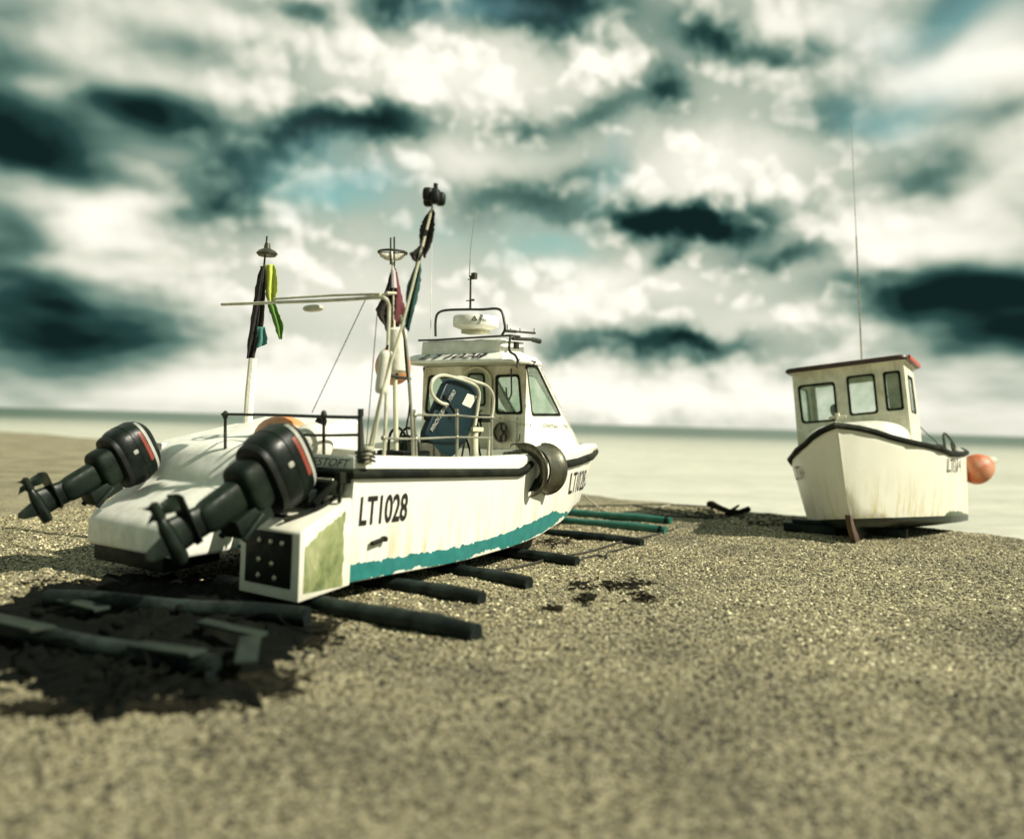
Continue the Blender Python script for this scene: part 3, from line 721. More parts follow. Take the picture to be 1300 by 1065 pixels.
# faded script on the side of the wheelhouse
for nm_, a0_, a1_ in (('CHEETAH', 4.08, 4.46), ('My', 4.58, 4.74)):
    lettering('lettering', nm_, lambda a, b, a0_=a0_, a1_=a1_: Vector((a0_ + (a1_ - a0_) * a, -CW - .008, 1.545 + .05 * b - .02 * a)), M_inkg, boat, -.005, .4)
lettering('lettering', 'DEALER', lambda a, b: Vector((CA - .012 , 0, 0)) + Vector((0, (-.80 - .0 * a), 0)) if False else on(663 + 8 * a, 540 - 1.5 * b, u=CA - .009), M_inkg, boat, -.005)

# winch panel on aft wall
pnl = MB(); A = on(626, 585, u=CA); B = on(657, 536, u=CA)
pnl.box(((CA - .018), (A.y + B.y) / 2, (A.z + B.z) / 2), (.02, abs(A.y - B.y), abs(B.z - A.z))); po_ = pnl.build('winch_panel', M_rusty, boat, bevel=.004)
wl = MB(); wc_ = on(638, 549, u=CA - .06)
RX = Matrix.Rotation(-PI / 2, 3, 'Y')
wl.lathe([(.0, 0), (.125, 0), (.135, .015), (.135, .03), (.115, .035), (.105, .012), (.04, .012), (.035, .05), (.0, .055)], wc_, RX, 28)
for k in range(6):
    a = PI / 3 * k; wl.box(wc_ + Vector((-.02, .075 * math.cos(a), .075 * math.sin(a))), (.012, .012 + .07 * abs(math.cos(a)), .012 + .07 * abs(math.sin(a))))
wl.build('hand_wheel', M_guard, po_)
cp_ = MB(); cp_.lathe([(0, 0), (.05, 0), (.055, .02), (.03, .03), (.03, .015), (0, .015)], on(635, 577, u=CA - .05), RX, 18); cp_.build('filler_cap', M_tubew, po_)
for (x, y) in ((653, 537.5), (660.5, 538.5), (674, 539.5), (656.5, 531.5), (667.5, 515.5), (635, 531), (653, 567), (660, 565.5)):
    b_ = MB(); b_.lathe([(0, 0), (.009, 0), (.008, .008), (0, .009)], on(x, y, u=CA - .012), RX, 8); b_.build('bolt', M_ink, boat)
hk = MB(); hk.tube([on(x, y, u=CA - .03) for x, y in ((648, 568), (649, 564.5), (660, 563), (667, 563))], .008, 6)
hk.tube([on(x, y, u=CA - .03) for x, y in ((660, 551), (659.5, 557), (658, 560))], .007, 6); hk.build('rope_hook', M_dktube, boat)
ml = MB(); ml.tube([on(x, y, u=CA - .12) for x, y in ((641, 578), (652, 576), (662, 573))], [.045, .04, .03], 10); ml.sell(on(671, 571, u=CA - .15), (.14, .1, .08)); ml.build('hydraulic_motor', M_guard, boat)

# rails along the starboard gunwale
VG = -1.43
def gp(px, py): return on(px, py, v=VG)
def rail(name, pts, r, m=M_steel, n=4, par=boat):
    mb = MB(); mb.tube(smooth_path(pts, n) if n else pts, r, 8); return mb.build(name, m, par)
side_rail = rail('side_rail', [gp(487, 556), gp(525, 557), gp(580, 555), gp(625, 556)], .0105)
rail('side_rail', [gp(526, 526.5), gp(560, 527.5), gp(581, 527.5), gp(605, 529.5), gp(627, 530)], .0115)
def post(px, y0, y1, r, px1=None): rail('stanchion', [gp(px, y0), gp(px1 or px, y1)], r, n=0)
post(580, 586, 519, .017); post(624, 586, 528, .013); post(529, 586, 520, .013, 526)
for (x, y) in ((580, 527), (580, 555), (624, 530), (528, 557), (527, 527), (487, 556)):
    k_ = MB(); k_.sell(gp(x, y), (.05, .05, .05), .9, .9, nu=10, nv=6); k_.build('rail_joint', M_steel, boat)
# gallows
gal = [gp(487, 588), gp(490, 520), gp(492, 450), gp(494, 395), gp(493, 386)]
gal_o = MB(); top = gp(489, 379)
arm_end = top + Vector((.1, 2.5, .10)); 
gal_o.tube(smooth_path(gal + [top, top + Vector((0, .12, .015)), top + Vector((.02, .8, .03)), arm_end], 4), .017, 10)
gal_o.tube([top + Vector((.0, .06, .045)), top + Vector((0.02, .7, .075)), top + Vector((.06, 1.6, .10))], .012, 8)
gal_o.tube(smooth_path([top + Vector((.05, .03, .06)), top + Vector((.25, .1, .09)), top + Vector((.3, .42, .10)), top + Vector((.05, .36, .07))], 4), .012, 8)
gal_o.sell(top + Vector((.05, 1.0, -.03)), (.1, .26, .07), .8, .8)
gal_o.build('gallows', M_tubew, boat)
rail('gallows_leg', [gp(525, 586), gp(522, 525), gp(517, 455), gp(513, 425), gp(508, 400)], .016)
rail('cross_bar', [gp(489, 476), gp(521, 481)], .014, M_dktube)
rail('hose', [gp(x, y) for x, y in ((513, 430), (516, 470), (521, 500), (519, 525), (516, 545), (521, 560))], .009, M_rub)
rail('rigging_line', [top + Vector((0, .25, 0)), on(396, 524, u=0)], .004, M_rope, 0)
rail('rigging_line', [gp(479, 395), gp(464, 580)], .004, M_rope, 0)
# stern rail across the transom
def tp_(px, py, u=.05): return on(px, py, u=u)
rail('stern_rail', [tp_(458, 530), tp_(410, 529), tp_(350, 527), tp_(282, 526)], .014, M_dktube)
rail('stern_rail', [tp_(456, 552), tp_(400, 552.5), tp_(340, 549)], .013, M_dktube)
mb = MB(); mb.tube([tp_(459, 588), tp_(457, 523)], [.036, .02], 10); mb.tube([tp_(458, 529), tp_(458, 519)], .026, 10); mb.build('stanchion', M_dktube, boat)
for x in (411, 286):
    mb = MB(); mb.tube([tp_(x, 588 if x > 400 else 570), tp_(x, 528)], .015, 8); mb.sell(tp_(x, 527), (.05, .06, .09), .9, .9, nu=12, nv=8); mb.build('stanchion', M_dktube, boat)
# rod holders and lashings at the quarter
mb = MB(); mb.lathe([(0, 0), (.042, 0), (.042, .13), (.05, .135), (.05, .16), (0, .16)], tp_(466, 590, .1), None, 14); rh = mb.build('pole_socket', M_cream, boat)
mb = MB()
for k in range(3):
    c = tp_(464, 584 - k * 5, .08); mb.tube([c + Vector((.06 * math.cos(a), .10 * math.sin(a) , .01 * math.sin(2 * a))) for a in [2 * PI * j / 14 for j in range(14)]], .009, 6, closed=True)
mb.build('lashing', M_rope, boat)
mb = MB(); mb.box(tp_(450, 582, .1), (.10, .09, .05)); mb.build('cleat', M_cream, boat, bevel=.01)
mb = MB(); A = on(475, 584, v=.9); mb.box((1.0, .2, 1.20), (.5, 2.2, .16)); mb.build('bait_table', M_white, boat, bevel=.01)
# hydraulic power pack on deck
mb = MB(); c = on(513, 575, v=-1.1); mb.box((c.x, c.y, .98), (.42, .34, .62)); pk = mb.build('power_pack', M_black, boat, bevel=.02)
mb = MB(); t_ = Vector((c.x, c.y, 1.29)); mb.lathe([(0, 0), (.07, 0), (.07, .07), (.05, .09), (.045, .15), (0, .15)], t_ + Vector((.02, .0, 0)), None, 16); mb.build('pump', M_leg, pk)
mb = MB()
for dx in (-.10, .06):
    mb.tube(smooth_path([t_ + Vector((dx, .12, -.02)), t_ + Vector((dx, .10, .16)), t_ + Vector((dx, 0, .22)), t_ + Vector((dx, -.10, .14)), t_ + Vector((dx, -.14, -.05))], 4), .014, 8)
mb.build('hose', M_rub, pk)
mb = MB(); c2 = on(535, 588, v=-1.12)
mb.prism([(.26 * math.cos(R(a)), .26 * math.sin(R(a))) for a in range(0, 181, 15)], lambda a, b, t: Vector((c2.x + a, t, c2.z - .05 + b)), c2.y - .07, c2.y + .07)
mb.build('drum_guard', M_guard, boat, bevel=.01)

# net hauler: navy housing leaning in a white tube frame
hz = empty('net_hauler', (0, 0, 0)); hz.parent = boat
HV = -1.12
def hp(px, py, dv=0): return on(px, py, v=HV + dv)
outline = [(566, 488), (572, 481), (584, 480), (603, 488), (609, 494), (611, 502), (605, 535), (592, 560), (580, 576), (572, 582), (556, 580), (545, 571), (540, 558), (541, 548)]
ol = [hp(x, y).xz for x, y in outline]
hs = MB(); hs.prism([tuple(p) for p in ol], lambda a, b, t: Vector((a, t, b)), HV, HV + .09); hs.build('housing', M_blue, hz, bevel=.025, seg=3)
hs = MB(); q = [hp(x, y).xz for x, y in ((541, 553), (560, 575), (574, 579), (568, 590), (552, 586), (541, 572))]
hs.prism([tuple(p) for p in q], lambda a, b, t: Vector((a, t, b)), HV - .004, HV + .08); hs.build('rubber_skirt', M_rub, hz, bevel=.008)
hs = MB(); A, B = hp(577, 496, -.006), hp(547, 547, -.006)
def strip(A, B, w, name, m, t=.003):
    d = (B - A); n_ = Vector((d.z, 0, -d.x)).normalized() * w / 2
    mb = MB(); mb.add([A + n_, B + n_, B - n_, A - n_], [(0, 1, 2, 3)]); return mb.build(name, m, hz, smooth=False)
strip(A, B, .06, 'decal', M_blue)
d_ = B - A
for nm, t0, t1 in (('HYDRO', 0, .32), ('SLIDER', .36, .66), ('WINCH', .69, 1)):
    n_ = Vector((d_.z, 0, -d_.x)).normalized()
    P0 = A + d_ * t1; dd_ = A + d_ * t0 - P0
    sd = -n_ if n_.x > 0 else n_
    lettering('decal', nm, lambda a, b, P0=P0, dd_=dd_, sd=sd: P0 + dd_ * a + sd * (b - .5) * .055 + Vector((0, -.004, 0)), M_decw, hz, .02)
q = [hp(x, y, -.004) for x, y in ((588.5, 507), (597, 499.5), (605, 503), (597, 517.5))]
q = [hp(x, y, -.004) for x, y in ((593.5, 499.5), (605.5, 503.5), (597.5, 518), (586.5, 513))]
mb = MB(); mb.add(q, [(0, 1, 2, 3)]); mb.build('label', M_label, hz, smooth=False)
mb = MB(); mb.tube(smooth_path([hp(x, y, -.05) for x, y in ((570, 513), (561, 512), (551, 504), (547, 493), (551, 481), (562, 476.5), (576, 479), (592, 484), (604, 490), (608.5, 500), (607, 515), (603, 540))], 4), .018, 10)
mb.build('frame_tube', M_tubew, hz)
mb = MB(); mb.tube(smooth_path([hp(x, y, .20) for x, y in ((568, 506), (568, 494), (574, 483), (585, 479), (602, 484), (618, 490), (626, 502), (626, 520), (622, 545), (619, 590))], 4), .018, 10)
mb.build('frame_tube', M_tubew, hz)
mb = MB(); mb.tube([hp(602, 548, .02), hp(602, 592, .02)], .045, 12); mb.box(hp(602, 545, .02), (.2, .12, .05)); mb.build('column', M_cream, hz, bevel=.006)
mb = MB(); mb.tube([hp(x, y, -.06) for x, y in ((566, 505), (571, 514), (579, 526))], [.012, .016, .012], 8); mb.sell(hp(565, 504.5, -.06), (.06, .05, .06)); mb.build('valve_lever', M_rub, hz); mb = MB(); mb.tube([hp(548, 537, .05), hp(541, 530, .05)], .008, 6); mb.sell(hp(541, 530, .05), (.045, .045, .055)); mb.build('valve_lever', M_rub, hz)
mb = MB()
for pts in (((596, 545), (590, 560), (585, 588)), ((608, 530), (611, 545), (607, 560), (612, 588)), ((590, 552), (596, 570), (598, 588)), ((612, 520), (604, 532), (610, 548))):
    mb.tube(smooth_path([hp(x, y, .1) for x, y in pts], 4), .012, 8)
mb.box(hp(612, 531, .1), (.16, .12, .09)); mb.build('hose_bundle', M_rub, hz, bevel=.004)
mb = MB(); mb.box(hp(585, 588, .3), (.75, .5, .10)); mb.build('hauler_bed', M_guard, hz, bevel=.01)

# ---- outboards
def outboard(v, u_, z_):
    e = empty('outboard_engine', (u_, v, z_), rot=(0, R(60), 0)); e.parent = boat
    mb = MB()
    def shp(p):
        t = (p.z + .25) / .5
        k = 1 - .16 * max(0, t - .4); return Vector((p.x * k - .05 * max(0, t - .5), p.y * k, p.z))
    mb.sell((.02, 0, .47), (.70, .48, .54), .62, .72, nu=36, nv=22, fn=shp); cw = mb.build('cowling', M_cowl, e)
    mb = MB(); mb.sell((.02, 0, .27), (.64, .44, .12), .5, .7, nu=36, nv=8); mb.build('cowl_trim', M_black, cw)
    # wrap stripes round the crown
    def band(z0, z1, m, name, k=1.012, a0=-PI, a1=PI):
        rows_ = []
        for z in [z0 + (z1 - z0) * i / 4 for i in range(5)]:
            row = []
            for j in range(37):
                th = a0 + (a1 - a0) * j / 36; zz = z / .27
                cphi = (max(0, 1 - abs(zz) ** (2 / .62))) ** (.62 / 2)
                def p(w, q): return math.copysign(abs(w) ** q, w)
                vv = shp(Vector((.35 * cphi * p(math.cos(th), .72), .24 * cphi * p(math.sin(th), .72), z)))
                row.append(Vector((.02 + vv.x * k, vv.y * k, .47 + vv.z)))
            rows_.append(row)
        q = MB(); q.grid(rows_); return q.build(name, m, cw)
    band(.115, .155, M_decw, 'decal', 1.012, -PI * .9, PI * .9); band(.06, .105, M_decr, 'decal', 1.013, -PI * .70, -PI * .42); band(.06, .105, M_decr, 'decal', 1.013, PI * .42, PI * .70); band(-.02, -.008, M_leg, 'seam', 1.014)
    mb = MB(); mb.sell((-.05, -.242, .40), (.05, .02, .06)); mb.build('latch', M_decw, cw)
    # swivel bracket and leg
    mb = MB(); mb.sell((0, 0, .13), (.44, .34, .26), .5, .6); mb.sell((0, 0, -.12), (.27, .19, .55), .5, .6)
    mb.box((.20, 0, -.02), (.16, .26, .34)); mb.tube([(.20, -.14, .05), (.28, -.14, -.2)], .03, 8); mb.tube([(.20, .14, .05), (.28, .14, -.2)], .03, 8)
    mb.build('midsection', M_leg, e, bevel=.01)
    mb = MB()
    sec = []
    for (z, w, l, x) in [(-.22, .17, .26, 0), (-.45, .12, .24, 0), (-.60, .09, .26, -.02), (-.70, .10, .28, -.03)]:
        sec.append([Vector((x + l / 2 * math.cos(a) * (1 if math.cos(a) > 0 else 1.1), w / 2 * math.sin(a), z)) for a in [2 * PI * k / 18 for k in range(18)]])
    mb.grid(sec, True)
    mb.prism([(-.32, -.03), (-.30, .06), (.10, .05), (.14, 0), (.10, -.05), (-.30, -.06)], lambda a, b, t: Vector((a, b * 1.6, t)), -.575, -.56)
    mb.lathe([(.0, -.22), (.03, -.19), (.055, -.08), (.06, .1), (.05, .2), (0, .21)], (-.03, 0, -.74), Matrix.Rotation(PI / 2, 3, 'Y'), 16)
    mb.prism([(.08, -.76), (-.10, -.76), (-.06, -.95), (-.02, -.97), (.02, -.93)], lambda a, b, t: Vector((a, t, b)), -.012, .012)
    mb.build('lower_unit', M_cowl, e).location.z = .10
    mb = MB(); mb.lathe([(0, -.08), (.035, -.06), (.045, .06), (0, .07)], (-.28, 0, -.74), Matrix.Rotation(PI / 2, 3, 'Y'), 14)
    for k in range(3):
        rows_ = []
        for i in range(7):
            r = .04 + .115 * i / 6; w = .42 * math.sin(PI * (i + 1.2) / 8.4) + .12; row = []
            for j in range(6):
                a = 2 * PI * k / 3 + w * (j / 5 - .5) * 1.6; row.append(Vector((-.28 + .09 * (j / 5 - .5), r * math.cos(a), -.74 + r * math.sin(a))))
            rows_.append(row)
        mb.grid(rows_)
    mb.build('propeller', M_leg, e).location.z = .10
    return e
outboard(-1.13, -.92, .96); pe = outboard(1.24, -.76, .98); pe.scale = (.89, .89, .89)
bpy.context.view_layer.update()

# ------------------------------------------------------------------ dan buoys and floats (stand in the boat, things of their own)
def cloth(name, left, right, Y, m, parent, fold=.03, n=9, k=3, ph=0):
    """hanging cloth: edges given as matching pixel lists at depth Y"""
    rows_ = []
    L_ = smooth_path([Vector((x, y, 0)) for x, y in left], 5); R_ = smooth_path([Vector((x, y, 0)) for x, y in right], 5)
    for i, (a, b) in enumerate(zip(L_, R_)):
        row = []
        for j in range(n + 1):
            t = j / n; x = a.x + (b.x - a.x) * t; y = a.y + (b.y - a.y) * t
            dep = fold * math.sin(t * PI * k + ph + i * .18) * min(1, i / 5 + .2)
            row.append(at(x + 1.6 * mnoise.noise(Vector((x * .3, y * .35, ph))) * (1 if j in (0, n) else .4), y + (1.5 * mnoise.noise(Vector((x * .6, 3, 1))) if i > len(L_) - 3 else 0), Y + dep + .008 * mnoise.noise(Vector((x * .2, y * .25, 5)))) - parent.location)
        rows_.append(row)
    mb = MB(); mb.grid(rows_); o = mb.build(name, m, parent, ang=180)
    sm = o.modifiers.new('thick', 'SOLIDIFY'); sm.thickness = .0025; return o
def tubes(name, parent, pts, Y, r, m, seg=10, Y1=None):
    n_ = len(pts); mb = MB()
    mb.tube([at(x, y, Y + ((Y1 - Y) * i / max(1, n_ - 1) if Y1 else 0)) - parent.location for i, (x, y) in enumerate(pts)], r, seg)
    return mb.build(name, m, parent)

# upright pole with white reflector
Y1 = 8.05
b1 = empty('marker_pole', at(501, 588, Y1)); tag(b1, 'upright marker pole with round radar reflector and maroon flag over foam floats', 'marker pole', 'flagged marker poles')
tubes('pole', b1, [(503, 600), (502, 500), (500, 415), (498.5, 330)], Y1, [.024, .024, .016, .013], M_cream)
tubes('pole_top', b1, [(496, 336), (496, 302)], Y1, .009, M_dktube); tubes('pole_top', b1, [(500.5, 340), (500.5, 301)], Y1, .009, M_dktube)
mb = MB(); c = at(498.5, 321, Y1) - b1.location
mb.tube([c + Vector((.138 * math.cos(2 * PI * k / 28), .138 * math.sin(2 * PI * k / 28), 0)) for k in range(28)], .013, 8, closed=True)
mb.tube([c + Vector((-.13, 0, 0)), c + Vector((.13, 0, 0))], .006, 6); mb.tube([c + Vector((0, -.13, 0)), c + Vector((0, .13, 0))], .006, 6)
rfl = mb.build('reflector', M_dktube, b1)
mb = MB()
rows_ = []
for i in range(7):
    a = PI * i / 6; rows_.append([c + Vector((.14 * math.cos(a) * s_, .002 + 0 * s_, -.085 * math.sin(a) * s_)) for s_ in (1, .6, .2)])
mb.grid(rows_); o_ = mb.build('vane', M_foam, rfl); sm = o_.modifiers.new('thick', 'SOLIDIFY'); sm.thickness = .006
mb = MB(); rows_ = []
for i in range(7):
    a = PI * i / 6; rows_.append([c + Vector((0, .14 * math.cos(a) * s_, -.085 * math.sin(a) * s_)) for s_ in (1, .6, .2)])
mb.grid(rows_); o_ = mb.build('vane', M_foam, rfl); sm = o_.modifiers.new('thick', 'SOLIDIFY'); sm.thickness = .006
cloth('flag', [(497, 341), (491, 363), (481, 385), (477, 396), (486, 410), (492, 424)], [(503, 341), (507, 360), (511, 380), (515, 395), (509, 408), (503, 424)], Y1 + .01, M_red, b1, .03, k=4)
cloth('flag', [(496, 348), (490, 370), (480, 388), (478, 399), (488, 414), (489, 420)], [(498, 348), (498, 370), (498, 390), (498, 402), (498, 415), (497, 422)], Y1 - .04, M_dcloth, b1, .015, k=3)
tubes('tape', b1, [(499, 343), (500, 366)], Y1 - .03, [.022, .032], M_pink)

# leaning pole with dark lamp cluster
Y2 = 7.25
b2 = empty('marker_pole', at(466, 588, Y2)); tag(b2, 'tallest marker pole, leaning, with black lantern cluster and dark brown and green flags', 'marker pole', 'flagged marker poles')
tubes('pole', b2, [(464.5, 588), (483, 505), (513, 405), (534, 322), (549, 262)], Y2, [.014, .013, .012, .013, .011], M_cream)
tubes('pole_brace', b2, [(470, 586), (482, 520), (487, 490)], Y2 - .03, .012, M_tubew)
c = at(550.5, 250, Y2) - b2.location; mb = MB()
for k in range(5):
    a = 2 * PI * k / 5; mb.sell(c + Vector((.062 * math.cos(a), .062 * math.sin(a), -.02 + .03 * (k % 2))), (.095, .095, .12), .6, .7, nu=14, nv=8)
mb.sell(c + Vector((0, 0, .01)), (.13, .13, .13), .7, .8); mb.lathe([(0, 0), (.02, 0), (.02, .05), (0, .055)], c + Vector((.015, 0, .07)), None, 10); mb.build('lantern', M_black, b2)
cloth('flag', [(546, 266), (537, 280), (533, 292), (533, 312), (535, 326)], [(551, 266), (552, 280), (551, 295), (546, 314), (539, 328)], Y2 + .02, M_dcloth, b2, .02, k=3)
cloth('flag', [(534, 311), (526, 318), (520, 322), (523, 329), (528, 333)], [(537, 311), (538, 318), (537, 323), (535, 328), (533, 331)], Y2 - .01, M_dcloth, b2, .02, k=3)
cloth('flag', [(529, 330), (524, 345), (516, 368), (516, 390), (514, 415)], [(534, 330), (534, 348), (532, 368), (526, 395), (519, 422)], Y2 + .02, M_gcloth, b2, .025, k=4)
tubes('tape', b2, [(541.5, 292), (539, 300)], Y2, .0155, M_ink); tubes('tape', b2, [(535, 318), (534, 328)], Y2, .019, M_foam)

# port pole
Y3 = 9.6
b3 = empty('marker_pole', at(313, 545, Y3)); tag(b3, 'marker pole at the port quarter with black and yellow-green streamers', 'marker pole', 'flagged marker poles')
tubes('pole', b3, [(313, 560), (317, 500), (321, 455)], Y3, [.055, .055, .05], M_foam); tubes('pole_top', b3, [(321, 460), (331, 380), (339, 300)], Y3, [.016, .014, .010], M_dktube)
mb = MB(); c = at(339, 322, Y3) - b3.location; mb.lathe([(0, -.03), (.10, -.03), (.125, 0), (.10, .03), (.04, .06), (.03, .12), (0, .13)], c, None, 20); mb.build('lantern', M_guard, b3)
cloth('flag', [(331, 338), (325, 360), (321, 390), (316, 425), (313, 455)], [(337, 338), (337, 360), (336, 390), (333, 420), (322, 455)], Y3, M_dcloth, b3, .03)
cloth('flag', [(337, 336), (336, 352), (337, 370), (341, 385)], [(349, 336), (352, 352), (352, 370), (350, 385)], Y3, M_ycloth, b3, .03)
cloth('flag', [(338, 384), (344, 400), (350, 420), (355, 431)], [(349, 384), (354, 398), (360, 414), (358, 431)], Y3 - .02, M_lcloth, b3, .02)
cloth('flag', [(327, 415), (325, 430), (323, 443)], [(336, 415), (339, 430), (339, 437)], Y3 - .03, M_tcloth, b3, .02)

# foam floats and orange buoys
def float_thing(name, label, cat, px0, px1, Y, r, m, grp):
    p, q = at(*px0, Y), at(*px1, Y); o = empty(name, p)
    mb = MB(); d = (q - p); L_ = d.length; rot = d.to_track_quat('Z', 'Y').to_matrix()
    prof = [(0, 0), (r * .7, .002), (r * .95, L_ * .06), (r, L_ * .15), (r, L_ * .85), (r * .95, L_ * .94), (r * .7, L_ * .995), (0, L_)]
    mb.lathe(prof, (0, 0, 0), rot, 20); mb.build('foam_body', m, o)
    mb = MB(); mb.tube([rot @ Vector((0, 0, -.06)), rot @ Vector((0, 0, L_ + .05))], .013, 8); mb.build('spindle', M_rub, o)
    return tag(o, label, cat, grp)
float_thing('foam_float', 'fat white foam float high on the upright marker pole', 'float', (504, 474), (504, 416), 7.95, .095, M_foam, 'foam floats on the marker poles')
float_thing('foam_float', 'thinner white foam float hanging lower against the gallows tube', 'float', (484, 500), (491, 445), 7.3, .062, M_foam, 'foam floats on the marker poles')
def buoy(label, px, py, Y, r, m, cap, grp, tilt=0, squash=1.12):
    p = at(px, py, Y); o = empty('buoy', p, rot=(0, tilt, 0))
    mb = MB(); prof = [(0, -r * squash)]
    for k in range(1, 12):
        a = -PI / 2 + PI * k / 12; prof.append((r * math.cos(a) * (1 - .08 * math.sin(a)), r * squash * math.sin(a)))
    prof += [(r * .2, r * squash * 1.02), (r * .16, r * squash * 1.18), (0, r * squash * 1.2)]
    mb.lathe(prof, (0, 0, 0), None, 28); mb.build('ball', m, o)
    mb = MB(); mb.lathe([(.0, 0), (r * .28, 0), (r * .24, r * .25), (r * .12, r * .35), (0, r * .36)], (0, 0, r * squash * .95), None, 16); mb.build('eye', cap, o)
    return tag(o, label, 'buoy', grp)
buoy('orange buoy hanging behind the foam floats by the gallows', 499, 464, 8.25, .18, M_orange, M_rub, 'buoys on the boats')
buoy('orange buoy with a black end lying above the nearer outboard engine', 357, 553, 8.6, .21, M_orange, M_rub, 'buoys on the boats', R(80), 1.35)
buoy('round off-white buoy between the orange buoy and the boat name', 396, 564, 7.9, .205, M_foam, M_rub, 'buoys on the boats', R(20), 1.1)

# ------------------------------------------------------------------ skids under boat one
skids = [((605, 804), .080, 2.9, M_skid, 'nearest tarred timber skid, thickest, jutting out beside the stern'),
         ((612, 759), .068, 2.9, M_skid, 'second tarred skid from the stern, beside the teal band'),
         ((672, 739), .066, 3.1, M_skid, 'third tarred skid from the stern, its square end just right of the hull'),
         ((733, 712), .060, 3.1, M_skid, 'slim dark skid below the curved steel guard'),
         ((815, 689), .066, 3.3, M_skid, 'long black skid below the green pipes'),
         ((845, 673), .068, 3.3, M_skidg, 'lower of the two green skid pipes under the bow'),
         ((852, 661), .066, 3.3, M_skidg, 'upper of the two green skid pipes under the bow')]
for (px, r, L_, m, lab) in skids:
    g0 = gnd(px[0], px[1], r * .75); a = (-px[0] + 640) * .0003
    d = (PORT + FWD * random.uniform(-.05, .05)).normalized()
    o = empty('skid', (g0.x, g0.y, 0)); mb = MB()
    N_ = 14; pts = [d * (L_ * k / N_) + Vector((.012 * math.sin(k * .5), .015 * math.sin(k * .4 + px[0]), r * .62 + .012 * math.sin(k * .7))) for k in range(N_ + 1)]
    mb.tube(pts, [r * (1 + .16 * mnoise.noise(Vector((k * .8, px[0], 0)))) for k in range(N_ + 1)], 14); bo = mb.build('timber' if m is M_skid else 'pipe', m, o)
    mb = MB(); e0 = pts[0] - d * .004
    mb.tube([e0 + d * .05, e0 + d * .11], r * 1.04, 14); mb.build('end_band', M_skid if m is M_skidg else M_leg, o)
    tag(o, lab, 'skid', 'skids laid across the shingle under the boat')

# dark gear behind the stern; black heap widened to stand in for shade
def heap(name, poly_px, h, m, label, cat, seed, kind=None):
    c = sum((gnd(*p) for p in poly_px), Vector()) / len(poly_px)
    ring_ = [gnd(*p) for p in poly_px]; o_rows = []
    NR = 22; M_ = 180
    for i in range(NR + 1):
        t = 1 - i / NR; row = []
        for k in range(M_):
            f = k / M_ * len(ring_); a = ring_[int(f) % len(ring_)]; b = ring_[(int(f) + 1) % len(ring_)]; w = a.lerp(b, f % 1)
            an_ = 2 * PI * k / M_; p = c.lerp(w, t * (1 + .16 * mnoise.noise(Vector((3 * math.cos(an_), 3 * math.sin(an_), seed))) + .16 * mnoise.noise(Vector((11 * math.cos(an_), 11 * math.sin(an_), seed)))))
            z = 1.0 * h * (1 - t ** 2) ** .7 * (.65 + .9 * abs(mnoise.noise(Vector((p.x * 4, p.y * 4, seed))))) + .035 * mnoise.noise(Vector((p.x * 13, p.y * 13, seed))) + .02 * mnoise.noise(Vector((p.x * 35, p.y * 35, seed)))
            row.append(Vector((p.x - c.x, p.y - c.y, max(-.01, z if t < 1 else -.02))))
        o_rows.append(row)
    mb = MB(); mb.grid(o_rows, True); o = mb.build(name, m, None, ang=180); o.location = (c.x, c.y, 0)
    return tag(o, label, cat)
hp_ = heap('net_pile', [(-60, 870), (-90, 800), (30, 755), (140, 728), (290, 735), (400, 775), (400, 812), (360, 855), (300, 895), (200, 905), (70, 895)], .10, M_net, 'low black heap of netting on the shingle, widened to stand in for stern shade', 'net pile', 3.3)
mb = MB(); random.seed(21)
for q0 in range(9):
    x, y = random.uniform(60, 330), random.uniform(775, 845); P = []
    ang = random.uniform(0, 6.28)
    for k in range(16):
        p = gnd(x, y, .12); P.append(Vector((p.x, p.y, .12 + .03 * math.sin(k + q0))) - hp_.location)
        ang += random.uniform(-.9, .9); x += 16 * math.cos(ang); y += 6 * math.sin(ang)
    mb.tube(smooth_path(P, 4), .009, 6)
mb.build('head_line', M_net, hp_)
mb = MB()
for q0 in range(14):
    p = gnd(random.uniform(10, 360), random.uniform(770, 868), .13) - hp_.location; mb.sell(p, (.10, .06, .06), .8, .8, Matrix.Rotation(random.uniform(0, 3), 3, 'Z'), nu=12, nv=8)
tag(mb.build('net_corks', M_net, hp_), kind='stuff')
for (a, b2, r, lab) in [((-30, 812), (270, 868), .07, 'dark round timber lying lowest in the net heap'), ((60, 775), (390, 800), .075, 'dark round timber lying across the back of the net heap')]:
    p, q = gnd(*a), gnd(*b2); o = empty('skid', (q.x, q.y, 0)); d = p - q; mb = MB()
    mb.tube([d * (k / 10) + Vector((0, 0, .10 + .01 * math.sin(k))) for k in range(11)], r, 12); mb.build('timber', M_skid, o)
    mb = MB(); mb.tube([d.normalized() * .05 + Vector((0, 0, .10)), d.normalized() * .11 + Vector((0, 0, .10))], r * 1.05, 12); mb.build('end_band', M_leg, o)
    tag(o, lab, 'skid', 'skids laid across the shingle under the boat')
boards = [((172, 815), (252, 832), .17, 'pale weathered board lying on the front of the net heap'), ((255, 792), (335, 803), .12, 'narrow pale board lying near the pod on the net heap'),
          ((318, 808), (312, 840), .16, 'short upended pale offcut at the right of the net heap'), ((-20, 780), (55, 800), .22, 'wide pale board at the left edge of the net heap'), ((80, 762), (130, 772), .16, 'small pale board furthest back on the net heap')]
